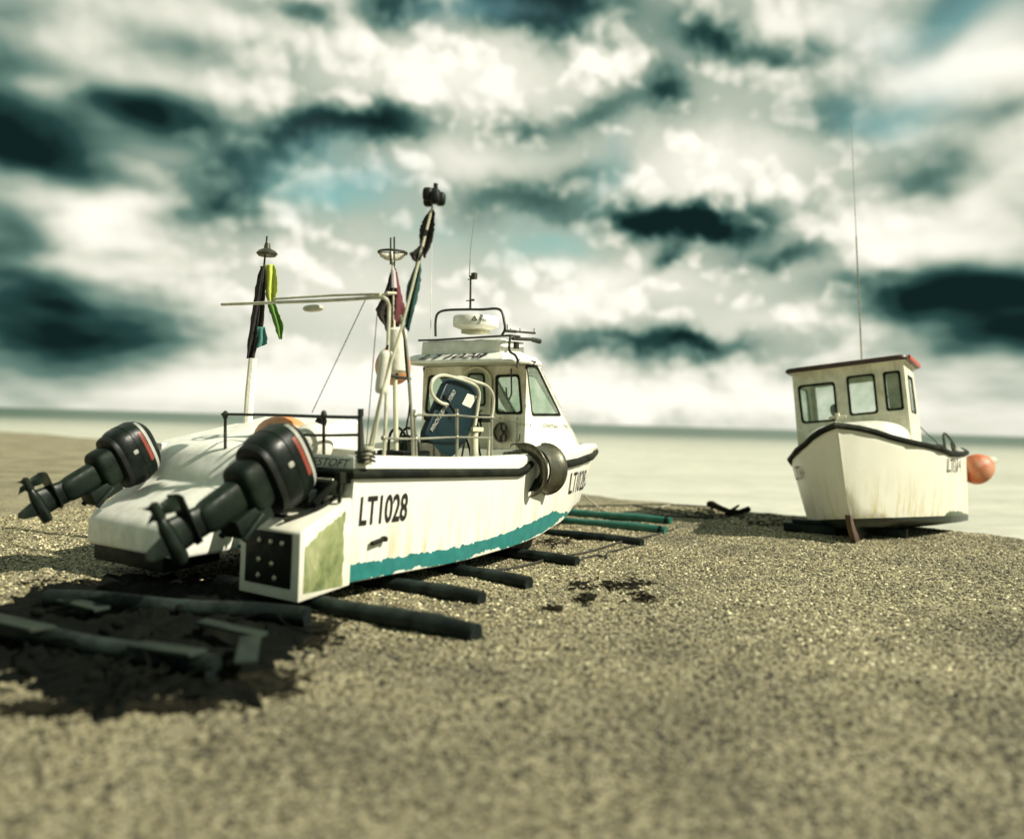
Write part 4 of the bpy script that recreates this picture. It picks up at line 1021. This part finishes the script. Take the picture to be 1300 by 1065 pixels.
for (a, b2, w, lab) in boards:
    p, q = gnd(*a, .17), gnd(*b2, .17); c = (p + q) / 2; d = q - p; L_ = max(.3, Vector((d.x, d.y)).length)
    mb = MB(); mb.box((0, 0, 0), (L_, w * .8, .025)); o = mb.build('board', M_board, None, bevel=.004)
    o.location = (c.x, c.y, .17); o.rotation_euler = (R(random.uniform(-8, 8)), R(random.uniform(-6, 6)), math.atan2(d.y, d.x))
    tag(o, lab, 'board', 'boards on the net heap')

# ropes on the shingle
def ground_rope(label, pts, r, m, grp='ropes on the shingle'):
    P = []
    for i, p in enumerate(pts):
        z = p[2] if len(p) > 2 else .018; w = gnd(p[0], p[1], z); P.append(Vector((w.x, w.y, max(z, ground_z(w.x, w.y) + .02))))
    c = P[0].copy(); mb = MB(); mb.tube(smooth_path([p - c for p in P], 6), r, 7); o = mb.build('rope', m); o.location = c
    return tag(o, label, 'rope', grp)
bowp = W(6.1, -.3, .95)
def hanging(label, A, pts, r, m):
    P = [A] + [gnd(x, y, .03) for x, y in pts]; c = A.copy(); mb = MB(); mb.tube(smooth_path([p - c for p in P], 8), r, 7); o = mb.build('rope', m); o.location = c; return tag(o, label, 'rope', 'ropes on the shingle')
hanging('pale sagging mooring rope from the bow foot', at(742, 629, 12.0), [(762, 645), (785, 654.5), (815, 651), (838, 644), (850, 641)], .013, M_ropew)
ground_rope('straight dark rope stretched furthest back along the ridge', [(733, 644), (790, 643), (850, 641), (900, 643)], .014, M_rope)
ground_rope('dark rope slanting from the ridge to the dark weed patch', [(733, 651), (790, 652), (850, 655), (905, 658)], .016, M_rope)
ground_rope('dark rope crossing the other ropes behind the green pipes', [(800, 642), (840, 648), (880, 655), (910, 655)], .013, M_rope)
ground_rope('dark rope curving up past the ends of the green pipes', [(700, 707), (745, 702), (790, 690), (830, 679), (868, 668)], .013, M_rope)
ground_rope('short curl of dark rope right of the slim skid', [(733, 713), (745, 708), (757, 705), (765, 706)], .012, M_rope)
ground_rope('small hooked rope end on the shingle below the long black skid', [(770, 708), (772, 702), (785, 698), (806, 693)], .011, M_rope)
ground_rope('dark rope running out from under the teal band', [(610, 725), (650, 722), (680, 714), (700, 707)], .012, M_rope)

# weed patches: nobody could count the scraps
wd = MB()
for (px, py, rx, ry, cnt) in [(400, 800, 30, 25, 130), (330, 870, 50, 14, 150), (200, 900, 90, 8, 160), (60, 900, 60, 8, 120), (300, 750, 60, 8, 80), (90, 745, 60, 8, 60), (790, 745, 42, 9, 85), (745, 762, 18, 5, 40), (700, 690, 20, 5, 40), (815, 762, 20, 6, 25), (735, 745, 22, 5, 20), (930, 655, 60, 5, 120), (880, 650, 40, 4, 60), (700, 775, 12, 4, 20), (975, 665, 40, 7, 90)]:
    for k in range(cnt):
        x = random.gauss(px, rx * .5); y = random.gauss(py, ry * .5); p = gnd(x, y); z = ground_z(p.x, p.y) + .012
        a = random.uniform(0, 2 * PI); l_ = random.uniform(.015, .05); w_ = random.uniform(.006, .016)
        wd.box((p.x, p.y, z + random.uniform(0, .012)), (l_ * 2, w_ * 2, .008), Matrix.Rotation(a, 3, 'Z') @ Matrix.Rotation(random.uniform(-.5, .5), 3, 'X'))
wo = wd.build('seaweed', M_weed, smooth=False); tag(wo, 'scraps of dark dried seaweed strewn on the shingle', 'seaweed', kind='stuff')
# driftwood on the ridge
P = [gnd(903, 640, .12), gnd(915, 645, .10), gnd(926, 650, .05), gnd(938, 650, .06), gnd(951, 646, .14)]
o = empty('driftwood', (P[0].x, P[0].y, 0)); mb = MB(); mb.tube([p - o.location for p in P], [.07, .05, .06, .045, .05], 9); mb.tube([P[2] - o.location, P[2] - o.location + Vector((.2, .1, .12))], [.04, .02], 8)
mb.sell(P[0] - o.location, (.18, .14, .13), .8, .8); mb.build('log', M_weed, o); tag(o, 'dark twisted driftwood lying on the ridge between the two boats', 'driftwood')

# ------------------------------------------------------------------ boat two
p2 = gnd(1086, 692); TH2 = R(213.0)
F2 = Vector((math.sin(TH2), math.cos(TH2), 0)); B_LEN = 5.9
boat2 = empty('cabin_boat', p2 - F2 * (B_LEN - .15) + Vector((-.07, 0, -.22)))
tilt = Matrix.Rotation(PI / 2 - TH2, 4, 'Z') @ Matrix.Rotation(R(-3.2), 4, 'X')   # local x forward, y port; lists to starboard
boat2.rotation_euler = Matrix.Rotation(0, 4, 'X').to_euler()
LIST = R(6.8)
rotm = Matrix.Rotation(PI / 2 - TH2, 4, 'Z') @ Matrix.Rotation(R(-2.4), 4, 'Y') @ Matrix.Rotation(LIST, 4, 'X')
boat2.rotation_euler = rotm.to_euler()
tag(boat2, 'smaller white cabin boat with dark red roof edge, bow towards the camera', 'boat', 'fishing boats on the beach')
H_b = [(0, 1.12), (1.5, 1.30), (3.0, 1.30), (4.0, 1.16), (4.8, .86), (5.3, .55), (5.65, .27), (5.9, .02)]
H_z = [(0, 1.44), (2, 1.30), (3.5, 1.26), (4.8, 1.42), (5.9, 1.70)]
C_b = [(0, 1.06), (1.5, 1.20), (3.0, 1.16), (4.0, .96), (4.8, .64), (5.3, .37), (5.65, .15), (5.9, .008)]
C_z = [(0, .08), (3, .14), (4.2, .22), (5.0, .28), (5.6, .42), (5.9, .8)]
K_z = [(0, -.05), (3, .05), (4.5, .10), (5.2, .12), (5.55, .18), (5.75, .36), (5.9, .76)]
def side2(u, z):
    zc = lerp_tab(C_z, u); t = max(0, min(1, (z - zc) / (lerp_tab(H_z, u) - zc))); c = lerp_tab(C_b, u)
    return c + (lerp_tab(H_b, u) - c) * t ** .85
def dx2(u, t): # rake the stem: the foot lies a little aft
    return u - .16 * (1 - t) * max(0, (u - 4.8) / 1.1) ** 2
rows_, uvs2 = [], []
for u in [0, .4, 1, 1.6, 2.2, 2.8, 3.4, 3.41, 3.9, 4.3, 4.7, 5.0, 5.25, 5.45, 5.62, 5.75, 5.84, 5.9]:
    b = lerp_tab(H_b, u); z1 = lerp_tab(H_z, u); zc = lerp_tab(C_z, u); c = lerp_tab(C_b, u); zk = lerp_tab(K_z, u)
    k = min(1, b / .6); zd = .75 if u < 3.405 else z1 + .03
    half = [(0, zd), (max(0, b - .12 * k), zd if u < 3.405 else z1 - .02), (max(0, b - .12 * k), z1 - .01), (b - .10 * k, z1), (b - .01 * k, z1), (b, z1 - .03)]
    for t in (.85, .7, .55, .4, .27, .15, .06): half.append((side2(u, zc + (z1 - zc) * t), zc + (z1 - zc) * t))
    half += [(c, zc), (c * .6 + .01 * k, zk + (zc - zk) * .45), (.05 * k, zk + .05 * k), (.04 * k, zk), (0, zk)]
    rows_.append([Vector((dx2(u, (z - zk) / max(.01, z1 - zk)), -w, z)) for w, z in half] + [Vector((dx2(u, (z - zk) / max(.01, z1 - zk)), w, z)) for w, z in reversed(half[1:-1])])
    q = [(u, z - .17 - .032 * u) if 4 <= i else (u, 1.0) for i, (w, z) in enumerate(half)]; uvs2.append(q + list(reversed(q[1:-1])))
hb2 = MB(); hb2.grid(rows_, True); n = len(rows_[0]); hb2.f.append(tuple(range(n))); hb2.f.append(tuple(reversed(range((len(rows_) - 1) * n, len(rows_) * n))))
M_hull2 = hull_mat('hull_paint_cabin_boat', -.3, .0, (.06, .09, .045), (.010, .020, .014), white=(.74, .72, .60), flake=.1)
me = bpy.data.meshes.new('hull'); me.from_pydata([tuple(v) for v in hb2.v], [], hb2.f); me.materials.append(M_hull2)
ul = me.uv_layers.new(name='girth'); fl2 = [q for r in uvs2 for q in r]
for p in me.polygons:
    for li in p.loop_indices: ul.data[li].uv = fl2[me.loops[li].vertex_index]
bm = bmesh.new(); bm.from_mesh(me); bmesh.ops.recalc_face_normals(bm, faces=bm.faces); bm.to_mesh(me); bm.free()
me.shade_smooth(); me.set_sharp_from_angle(angle=R(32))
h2 = bpy.data.objects.new('hull', me); COL.objects.link(h2); h2.parent = boat2
mb = MB()
us = [0, .6, 1.4, 2.2, 3.0, 3.6, 4.1, 4.5, 4.9, 5.2, 5.45, 5.65, 5.8, 5.88]
mb.tube([(u, -lerp_tab(H_b, u) - .005, lerp_tab(H_z, u) - .035) for u in us] + [(5.95, 0, lerp_tab(H_z, 5.9) - .03)] + [(u, lerp_tab(H_b, u) + .005, lerp_tab(H_z, u) - .035) for u in reversed(us)], .045, 10)
mb.build('rubbing_strake', M_rub, boat2)
mb = MB(); mb.prism([(5.55, .0), (5.70, .20), (5.77, .40), (5.68, .40), (5.2, .12), (1.0, .10), (1.0, .02)], lambda a, b, t: Vector((a, t, b)), -.035, .035); mb.build('keel', M_rustb, boat2, bevel=.006)
mb = MB(); mb.tube([(5.72, 0, 1.66), (5.72, 0, 1.86)], .035, 8); mb.tube([(5.72, -.12, 1.80), (5.72, .12, 1.80)], .02, 8); mb.build('mooring_post', M_cream, boat2)
for sg in (-1, 1):
    lettering('registration', 'LT34', lambda a, b, sg=sg: (lambda u, z: Vector((dx2(u, .6), sg * (side2(u, z) + .02), z)))((4.25 + .6 * a * (1 if sg < 0 else -1)) if sg < 0 else 3.75 - .75 * a, .95 + .22 * b), M_inkg, boat2, .01)
# cabin of boat two
c0, c1, cw2 = 2.75, 4.05, .87
zb2, zt2 = 1.05, 2.70
def cwall(name, outer, holes, fn, t0, t1, m=M_cream):
    mb = MB(); V, F = wall_with_holes(outer, holes, fn, t0, t1); mb.add(V, F); return mb.build(name, m, boat2)
M_cab2 = mat('cabin_cream', (.70, .68, .54), .5, dirt=(.38, .34, .2), dirt_amt=.6, bump=.04, streak=(.45, .40, .24))
fh = [rrect([(-.77, 1.84), (-.20, 1.84), (-.20, 2.48), (-.79, 2.48)], .07), rrect([(.0, 1.90), (.42, 1.90), (.42, 2.54), (.0, 2.54)], .05), rrect([(.56, 1.92), (.80, 1.92), (.80, 2.54), (.56, 2.54)], .04)]
def ff(a, b, t): return Vector((c1 - (b - zb2) * .06 + t, a, b))
cwall('cabin_front', [(-cw2, zb2), (cw2, zb2), (cw2, zt2), (-cw2, zt2)], fh, ff, 0, -.035, M_cab2)
sh = [rrect([(3.05, 1.90), (3.65, 1.90), (3.60, 2.50), (3.05, 2.50)], .05)]
for sg in (-1, 1):
    cwall('cabin_side', [(c0, .75), (c1 - .036, .95), (c1 - .10, zt2), (c0, zt2)], sh, lambda a, b, t, sg=sg: Vector((a, sg * t, b)), cw2 - .002, cw2 - .037, M_cab2)
    fo = None
    s_ = MB(); V, F = wall_with_holes(shrink(sh[0], -.01), [shrink(sh[0], .02)], lambda a, b, t, sg=sg: Vector((a, sg * t, b)), cw2 + .006, cw2 - .03); s_.add(V, F); fo = s_.build('window', M_rub, boat2)
    g_ = MB(); g_.prism(shrink(sh[0], .016), lambda a, b, t, sg=sg: Vector((a, sg * t, b)), cw2 - .01, cw2 - .015); g_.build('pane', M_glass, fo)
for hl in fh:
    s_ = MB(); V, F = wall_with_holes(shrink(hl, -.01), [shrink(hl, .025)], ff, .006, -.03); s_.add(V, F); fo = s_.build('window', M_rub, boat2)
    g_ = MB(); g_.prism(shrink(hl, .016), ff, -.01, -.015); g_.build('pane', M_glass, fo)
mb = MB(); mb.box((c0 + .02, -.815, 1.72), (.04, .10, 1.94)); mb.box((c0 + .02, .65, 1.72), (.04, .43, 1.94)); mb.box((c0 + .02, -.165, 2.62), (.04, 1.20, .12)); mb.build('cabin_back', M_cab2, boat2)
mb = MB(); rows_ = []
pl = rrect([(2.60, -.93), (4.12, -.92), (4.12, .92), (2.60, .93)], .12)
for (z, s_) in [(2.70, 1), (2.76, 1.0), (2.785, .96), (2.82, .7), (2.83, .2)]:
    rows_.append([Vector((3.2 + (a - 3.2) * s_, b * s_, z)) for a, b in pl])
mb.grid(rows_, True); k = len(pl); q = len(mb.v); mb.f.append(tuple(range(k))); mb.f.append(tuple(range(q - k, q))); rf2 = mb.build('roof', M_cab2, boat2)
mb = MB(); mb.tube([Vector((a * 1.0, b, 2.735)) for a, b in pl], .042, 8, closed=True); mb.build('roof_edge', M_trim_shade, rf2)
mb = MB(); mb.box((3.3, .965, 2.745), (1.3, .035, .075)); mb.build('roof_edge', M_trim_lit, rf2, bevel=.008)
mb = MB(); mb.tube([(3.2, -.38, 1.0), (3.2, -.38, 2.0)], .02, 8); mb.sell((3.2, -.38, 2.08), (.14, .16, .22), .8, .8); mb.box((3.4, .1, 1.45), (.3, 1.2, .4)); mb.build('seat_and_console', M_leg, boat2)
# foredeck hump, aerials and stern gear
mb = MB(); mb.sell((4.35, 0, 1.45), (1.5, 1.5, .70), .7, .7); mb.build('foredeck', M_white, boat2)
for (a, b) in (((3.3, .15, 2.80), (3.25, .42, 7.3)),):
    A, B = Vector(a), Vector(b); mb = MB(); mb.tube([A, A.lerp(B, .5), A.lerp(B, .51), B], [.014, .012, .006, .003], 7); mb.build('whip_aerial', M_steel, boat2)
mb = MB(); mb.tube([(3.0, .2, 2.45), (1.1, .8, 1.55), (.7, 1.0, 1.1)], .009, 6); mb.build('stay', M_dktube, boat2)
mb = MB(); mb.tube(smooth_path([(2.4, 1.05, 1.15), (2.4, 1.05, 1.6), (1.8, 1.08, 1.58), (.9, 1.08, 1.45), (.4, 1.02, 1.35), (.35, 1.0, 1.1)], 4), .022, 8); mb.tube([(1.5, 1.08, 1.5), (1.5, 1.1, 1.1)], .018, 8); mb.build('stern_rail', M_dktube, boat2)
mb = MB(); mb.sell((1.1, .75, 1.25), (.7, .45, .5), .5, .6); mb.sell((.5, .6, 1.2), (.45, .4, .45), .5, .6); mb.build('pot_hauler', M_leg, boat2)
buoy('orange buoy hanging outside the stern of the smaller cabin boat', 1241, 595, 15.0, .27, M_orange2, M_foam, 'buoys on the boats', R(60), 1.1)
for ch in list(boat2.children):
    if ch.name.split('.')[0] in ('cabin_front', 'cabin_side', 'cabin_back', 'window', 'roof', 'seat_and_console', 'whip_aerial'):
        ch.location = (0, -.13, .05)
# chocks under boat two, kept dark to stand in for the shade there
for (px, py, lab) in ((1045, 686, 'dark chock under the left side of the smaller boat'), (1135, 690, 'dark chock under the right side of the smaller boat')):
    g0 = gnd(px, py - 4); mb = MB(); mb.box((0, 0, .07), (.8, .22, .14)); mb.box((0, 0, .17), (.55, .18, .06)); o = mb.build('chock', M_skid, None, bevel=.015); o.location = (g0.x, g0.y + .5, 0); o.rotation_euler = (0, 0, PI / 2 - TH2 + PI / 2)
    tag(o, lab, 'chock', 'chocks under the smaller boat')

# ------------------------------------------------------------------ sun and sky
SUN_DIR = Vector((.945, -.33, 0)).normalized(); EL = R(42)
sv = Vector((SUN_DIR.x * math.cos(EL), SUN_DIR.y * math.cos(EL), math.sin(EL)))
sl = bpy.data.lights.new('sun', 'SUN'); sl.energy = 5.0; sl.angle = R(.6); sl.color = (1, .95, .80)
so_ = bpy.data.objects.new('sun', sl); COL.objects.link(so_); so_.rotation_euler = sv.to_track_quat('Z', 'Y').to_euler()

w = bpy.data.worlds.new('World'); S.world = w; w.use_nodes = True
N, L = w.node_tree.nodes, w.node_tree.links
bg = N['Background']
sky = N.new('ShaderNodeTexSky'); sky.sky_type = 'NISHITA'; sky.sun_disc = False; sky.sun_elevation = EL
sky.sun_rotation = math.atan2(SUN_DIR.x, SUN_DIR.y); sky.air_density = 1.2; sky.dust_density = 1.5
geo = N.new('ShaderNodeTexCoord').outputs['Generated']
nrm = N.new('ShaderNodeVectorMath'); nrm.operation = 'NORMALIZE'; L.new(geo, nrm.inputs[0]); D0 = nrm.outputs[0]
def vm(op, a, b=None, s=None):
    q = N.new('ShaderNodeVectorMath'); q.operation = op
    for k, v in enumerate((a, b)):
        if v is None: continue
        if isinstance(v, (tuple, Vector)): q.inputs[k].default_value = tuple(v)
        else: L.new(v, q.inputs[k])
    if s is not None:
        if isinstance(s, (int, float)): q.inputs['Scale'].default_value = s
        else: L.new(s, q.inputs['Scale'])
    return q.outputs['Value'] if op in ('DOT_PRODUCT', 'LENGTH', 'DISTANCE') else q.outputs[0]
def fm(op, a, b=None, c=None, clamp=False):
    q = N.new('ShaderNodeMath'); q.operation = op; q.use_clamp = clamp
    for k, v in enumerate((a, b, c)):
        if v is None: continue
        if isinstance(v, (int, float)): q.inputs[k].default_value = v
        else: L.new(v, q.inputs[k])
    return q.outputs[0]
def wnoise(vec, scale, detail, rough=.55, out='Fac'):
    q = N.new('ShaderNodeTexNoise'); q.inputs['Scale'].default_value = scale; q.inputs['Detail'].default_value = detail; q.inputs['Roughness'].default_value = rough
    L.new(vec, q.inputs['Vector']); return q.outputs[out]
# warp the lookup direction so the cloud masses get ragged, billowing outlines
mk = N.new('ShaderNodeMapRange'); mk.interpolation_type = 'SMOOTHSTEP'; mk.inputs[1].default_value = .89; mk.inputs[2].default_value = .985
L.new(vm('DOT_PRODUCT', D0, tuple(ray(690, 310))), mk.inputs[0]); crisp = mk.outputs[0]
wn = mixc(N, L, crisp, wnoise(D0, 7, 1.6, .5, 'Color'), wnoise(D0, 8, 6, .6, 'Color'))
warp = vm('SCALE', vm('SUBTRACT', wn, (.5, .5, .5)), s=.105)
DW = vm('ADD', D0, warp)
def blob(px, py, rx, ry, amp, ang=0):
    c = ray(px, py); rgt = Vector((c.y, -c.x, 0)).normalized(); up = rgt.cross(c).normalized()
    a = R(ang); ex = rgt * math.cos(a) + up * math.sin(a); ey = -rgt * math.sin(a) + up * math.cos(a)
    cs = c.dot(ray(650, 487)) ; sx, sy = FPX / rx / cs , FPX / ry / cs
    d = vm('SUBTRACT', DW, c)
    x = fm('MULTIPLY', vm('DOT_PRODUCT', d, ex), sx); y = fm('MULTIPLY', vm('DOT_PRODUCT', d, ey), sy); z = fm('MULTIPLY', vm('DOT_PRODUCT', d, c), sx)
    r2 = fm('ADD', fm('ADD', fm('MULTIPLY', x, x), fm('MULTIPLY', y, y)), fm('MULTIPLY', z, z))
    return fm('MULTIPLY', fm('POWER', 2.71828, fm('MULTIPLY', r2, -1.0)), amp)
def total(lst):
    acc = None
    for b in lst:
        q = blob(*b); acc = q if acc is None else fm('ADD', acc, q)
    return acc
dark = total([(15, 165, 105, 52, .74), (190, 130, 88, 30, .90, -8), (110, 205, 190, 18, .30), (0, 260, 60, 70, .60), (60, 372, 125, 42, .74, -8), (130, 425, 120, 34, .65), (0, 445, 110, 44, .5), (60, 500, 160, 18, .15),
              (300, 235, 60, 40, .42, 30), (435, 165, 80, 24, .55, 12), (350, 195, 60, 22, .45, 25), (270, 268, 60, 20, .32), (500, 150, 50, 18, .4),
              (690, 6, 80, 36, 1.25), (490, -5, 45, 24, .8), (250, 60, 90, 26, .35), (-20, 60, 70, 60, .5), (400, 15, 60, 14, .35),
              (662, 155, 34, 13, .42), (765, 140, 62, 20, .34, 25), (855, 120, 30, 22, .55), (920, 45, 48, 26, .62, -20), (990, 72, 40, 20, .55, -20), (840, 50, 50, 40, .12),
              (872, 276, 84, 21, 1.45, -6), (660, 258, 90, 18, .30, -5), (735, 228, 55, 15, .26, 30), (600, 280, 60, 18, .08),
              (800, 436, 110, 15, .48), (885, 428, 50, 10, .5), (1000, 322, 60, 11, .40), (855, 330, 30, 18, .5, 35), (740, 455, 60, 12, .35),
              (1188, 225, 48, 30, .62), (1060, 155, 60, 26, .35), (1285, 150, 50, 18, .35), (1270, 368, 140, 26, 1.15), (1290, 412, 110, 30, 1.0), (1130, 352, 60, 14, .30), (1255, 0, 120, 34, .35), (1150, 395, 50, 16, .3)])
lite = total([(460, 480, 480, 34, .30), (910, 215, 120, 46, .36), (590, 95, 150, 44, .34), (110, 262, 110, 30, .42), (600, 205, 80, 28, .28), (1250, 85, 80, 34, .4), (830, 360, 120, 28, .22), (95, 92, 80, 22, .40), (480, 380, 260, 70, .22), (1090, 30, 60, 30, .3), (300, 30, 90, 20, .2), (1170, 300, 110, 25, .30), (1000, 400, 120, 20, .2), (740, 370, 40, 30, .25), (700, 505, 400, 24, .35), (700, 395, 60, 24, .2)])
blue = total([(430, 232, 80, 34, .9), (690, 312, 50, 24, .75), (770, 215, 20, 45, .5, -30), (1130, 142, 75, 30, .7), (1200, 30, 110, 40, .55), (600, 15, 90, 20, .5), (560, 300, 60, 20, .3)])
# stretch the noise near the horizon: clouds seen edge-on
sepd = N.new('ShaderNodeSeparateXYZ'); L.new(D0, sepd.inputs[0]); zc_ = sepd.outputs[2]
den = fm('ADD', fm('ABSOLUTE', zc_), .24)
comb = N.new('ShaderNodeCombineXYZ'); L.new(fm('DIVIDE', sepd.outputs[0], den), comb.inputs[0]); L.new(fm('DIVIDE', sepd.outputs[1], den), comb.inputs[1]); L.new(fm('MULTIPLY', zc_, 3.0), comb.inputs[2])
PV = comb.outputs[0]
def fmix(a, b):
    return fm('ADD', a, fm('MULTIPLY', fm('SUBTRACT', b, a), crisp))
PV2 = vm('ADD', PV, (.06, -.02, .07))
n1 = fmix(wnoise(PV, 2.6, 2.5, .5), wnoise(PV, 2.6, 11, .58)); n2 = fmix(wnoise(PV2, 2.6, 2.5, .5), wnoise(PV2, 2.6, 11, .58))
relief = fm('MULTIPLY', fm('SUBTRACT', n2, n1), 1.7)
# cauliflower heads: fractal cells, lit from the upper right
fz = vm('ADD', D0, vm('SCALE', vm('SUBTRACT', wnoise(D0, 16, 5, .6, 'Color'), (.5, .5, .5)), s=.035))
def puff(vec):
    q = N.new('ShaderNodeTexVoronoi'); q.feature = 'F1'; q.inputs['Scale'].default_value = 9; q.inputs['Detail'].default_value = 2.2; q.inputs['Roughness'].default_value = .5
    q.inputs['Lacunarity'].default_value = 2.3; L.new(vec, q.inputs['Vector']); return q.outputs['Distance']
pf1 = puff(fz); pf2 = puff(vm('ADD', fz, (.006, 0, .014)))
heads = fm('ADD', fm('MULTIPLY', fm('SUBTRACT', pf1, pf2), 1.35), fm('MULTIPLY', fm('SUBTRACT', pf1, .42), .34))
relief2 = fm('MULTIPLY', heads, fm('MULTIPLY_ADD', crisp, .85, .15))
nz = fm('MULTIPLY', fm('SUBTRACT', n1, .47), 1.15)
fade = N.new('ShaderNodeMapRange'); fade.inputs[1].default_value = .0; fade.inputs[2].default_value = .16; L.new(zc_, fade.inputs[0]); fd = fade.outputs[0]
tex_ = fm('MULTIPLY', fm('ADD', fm('ADD', nz, relief), relief2), fm('MULTIPLY_ADD', fd, .80, .20))
tex_ = fm('MINIMUM', tex_, fm('ADD', .17, fm('MULTIPLY', dark, .25)))
val = fm('ADD', fm('ADD', dark, .175), tex_)
val = fm('SUBTRACT', val, lite)
hi_ = N.new('ShaderNodeMapRange'); hi_.inputs[1].default_value = .55; hi_.inputs[2].default_value = .9; L.new(zc_, hi_.inputs[0])
bk_ = N.new('ShaderNodeMapRange'); bk_.inputs[1].default_value = .45; bk_.inputs[2].default_value = -.4; L.new(sepd.outputs[1], bk_.inputs[0])
val = fm('ADD', val, fm('MULTIPLY', fm('MAXIMUM', hi_.outputs[0], bk_.outputs[0]), .30))  # unseen dark cloud added overhead and behind to cut ambient light
val = fm('MULTIPLY', fm('ADD', fm('MULTIPLY', val, .86), .15), .87)
cr = ramp(N, [(0.0, (.82, .80, .70)), (.14, (.71, .695, .60)), (.24, (.58, .58, .49)), (.385, (.34, .385, .31)), (.565, (.105, .18, .148)), (.78, (.017, .050, .045)), (1.0, (.004, .013, .012))])
L.new(val, cr.inputs[0])
skc = N.new('ShaderNodeMix'); skc.data_type = 'RGBA'; skc.blend_type = 'MULTIPLY'; skc.inputs[0].default_value = 1
L.new(sky.outputs[0], skc.inputs[6]); skc.inputs[7].default_value = (.95, 1.35, .92, 1)
skb = vm('SCALE', skc.outputs[2], s=.085)
bm_ = fm('MULTIPLY', blue, fm('ADD', .35, fm('MULTIPLY', n1, 1.3)), clamp=True)
fin = mixc(N, L, bm_, cr.outputs[0], skb)
L.new(fin, bg.inputs['Color']); bg.inputs['Strength'].default_value = 1.0
w.cycles.sampling_method = 'MANUAL'; w.cycles.sample_map_resolution = 512

S.view_settings.view_transform = 'Standard'; S.view_settings.look = 'None'; S.view_settings.exposure = .42; S.view_settings.gamma = 1
S.cycles.use_denoising = True
S.cycles.max_bounces = 6; S.cycles.transparent_max_bounces = 8
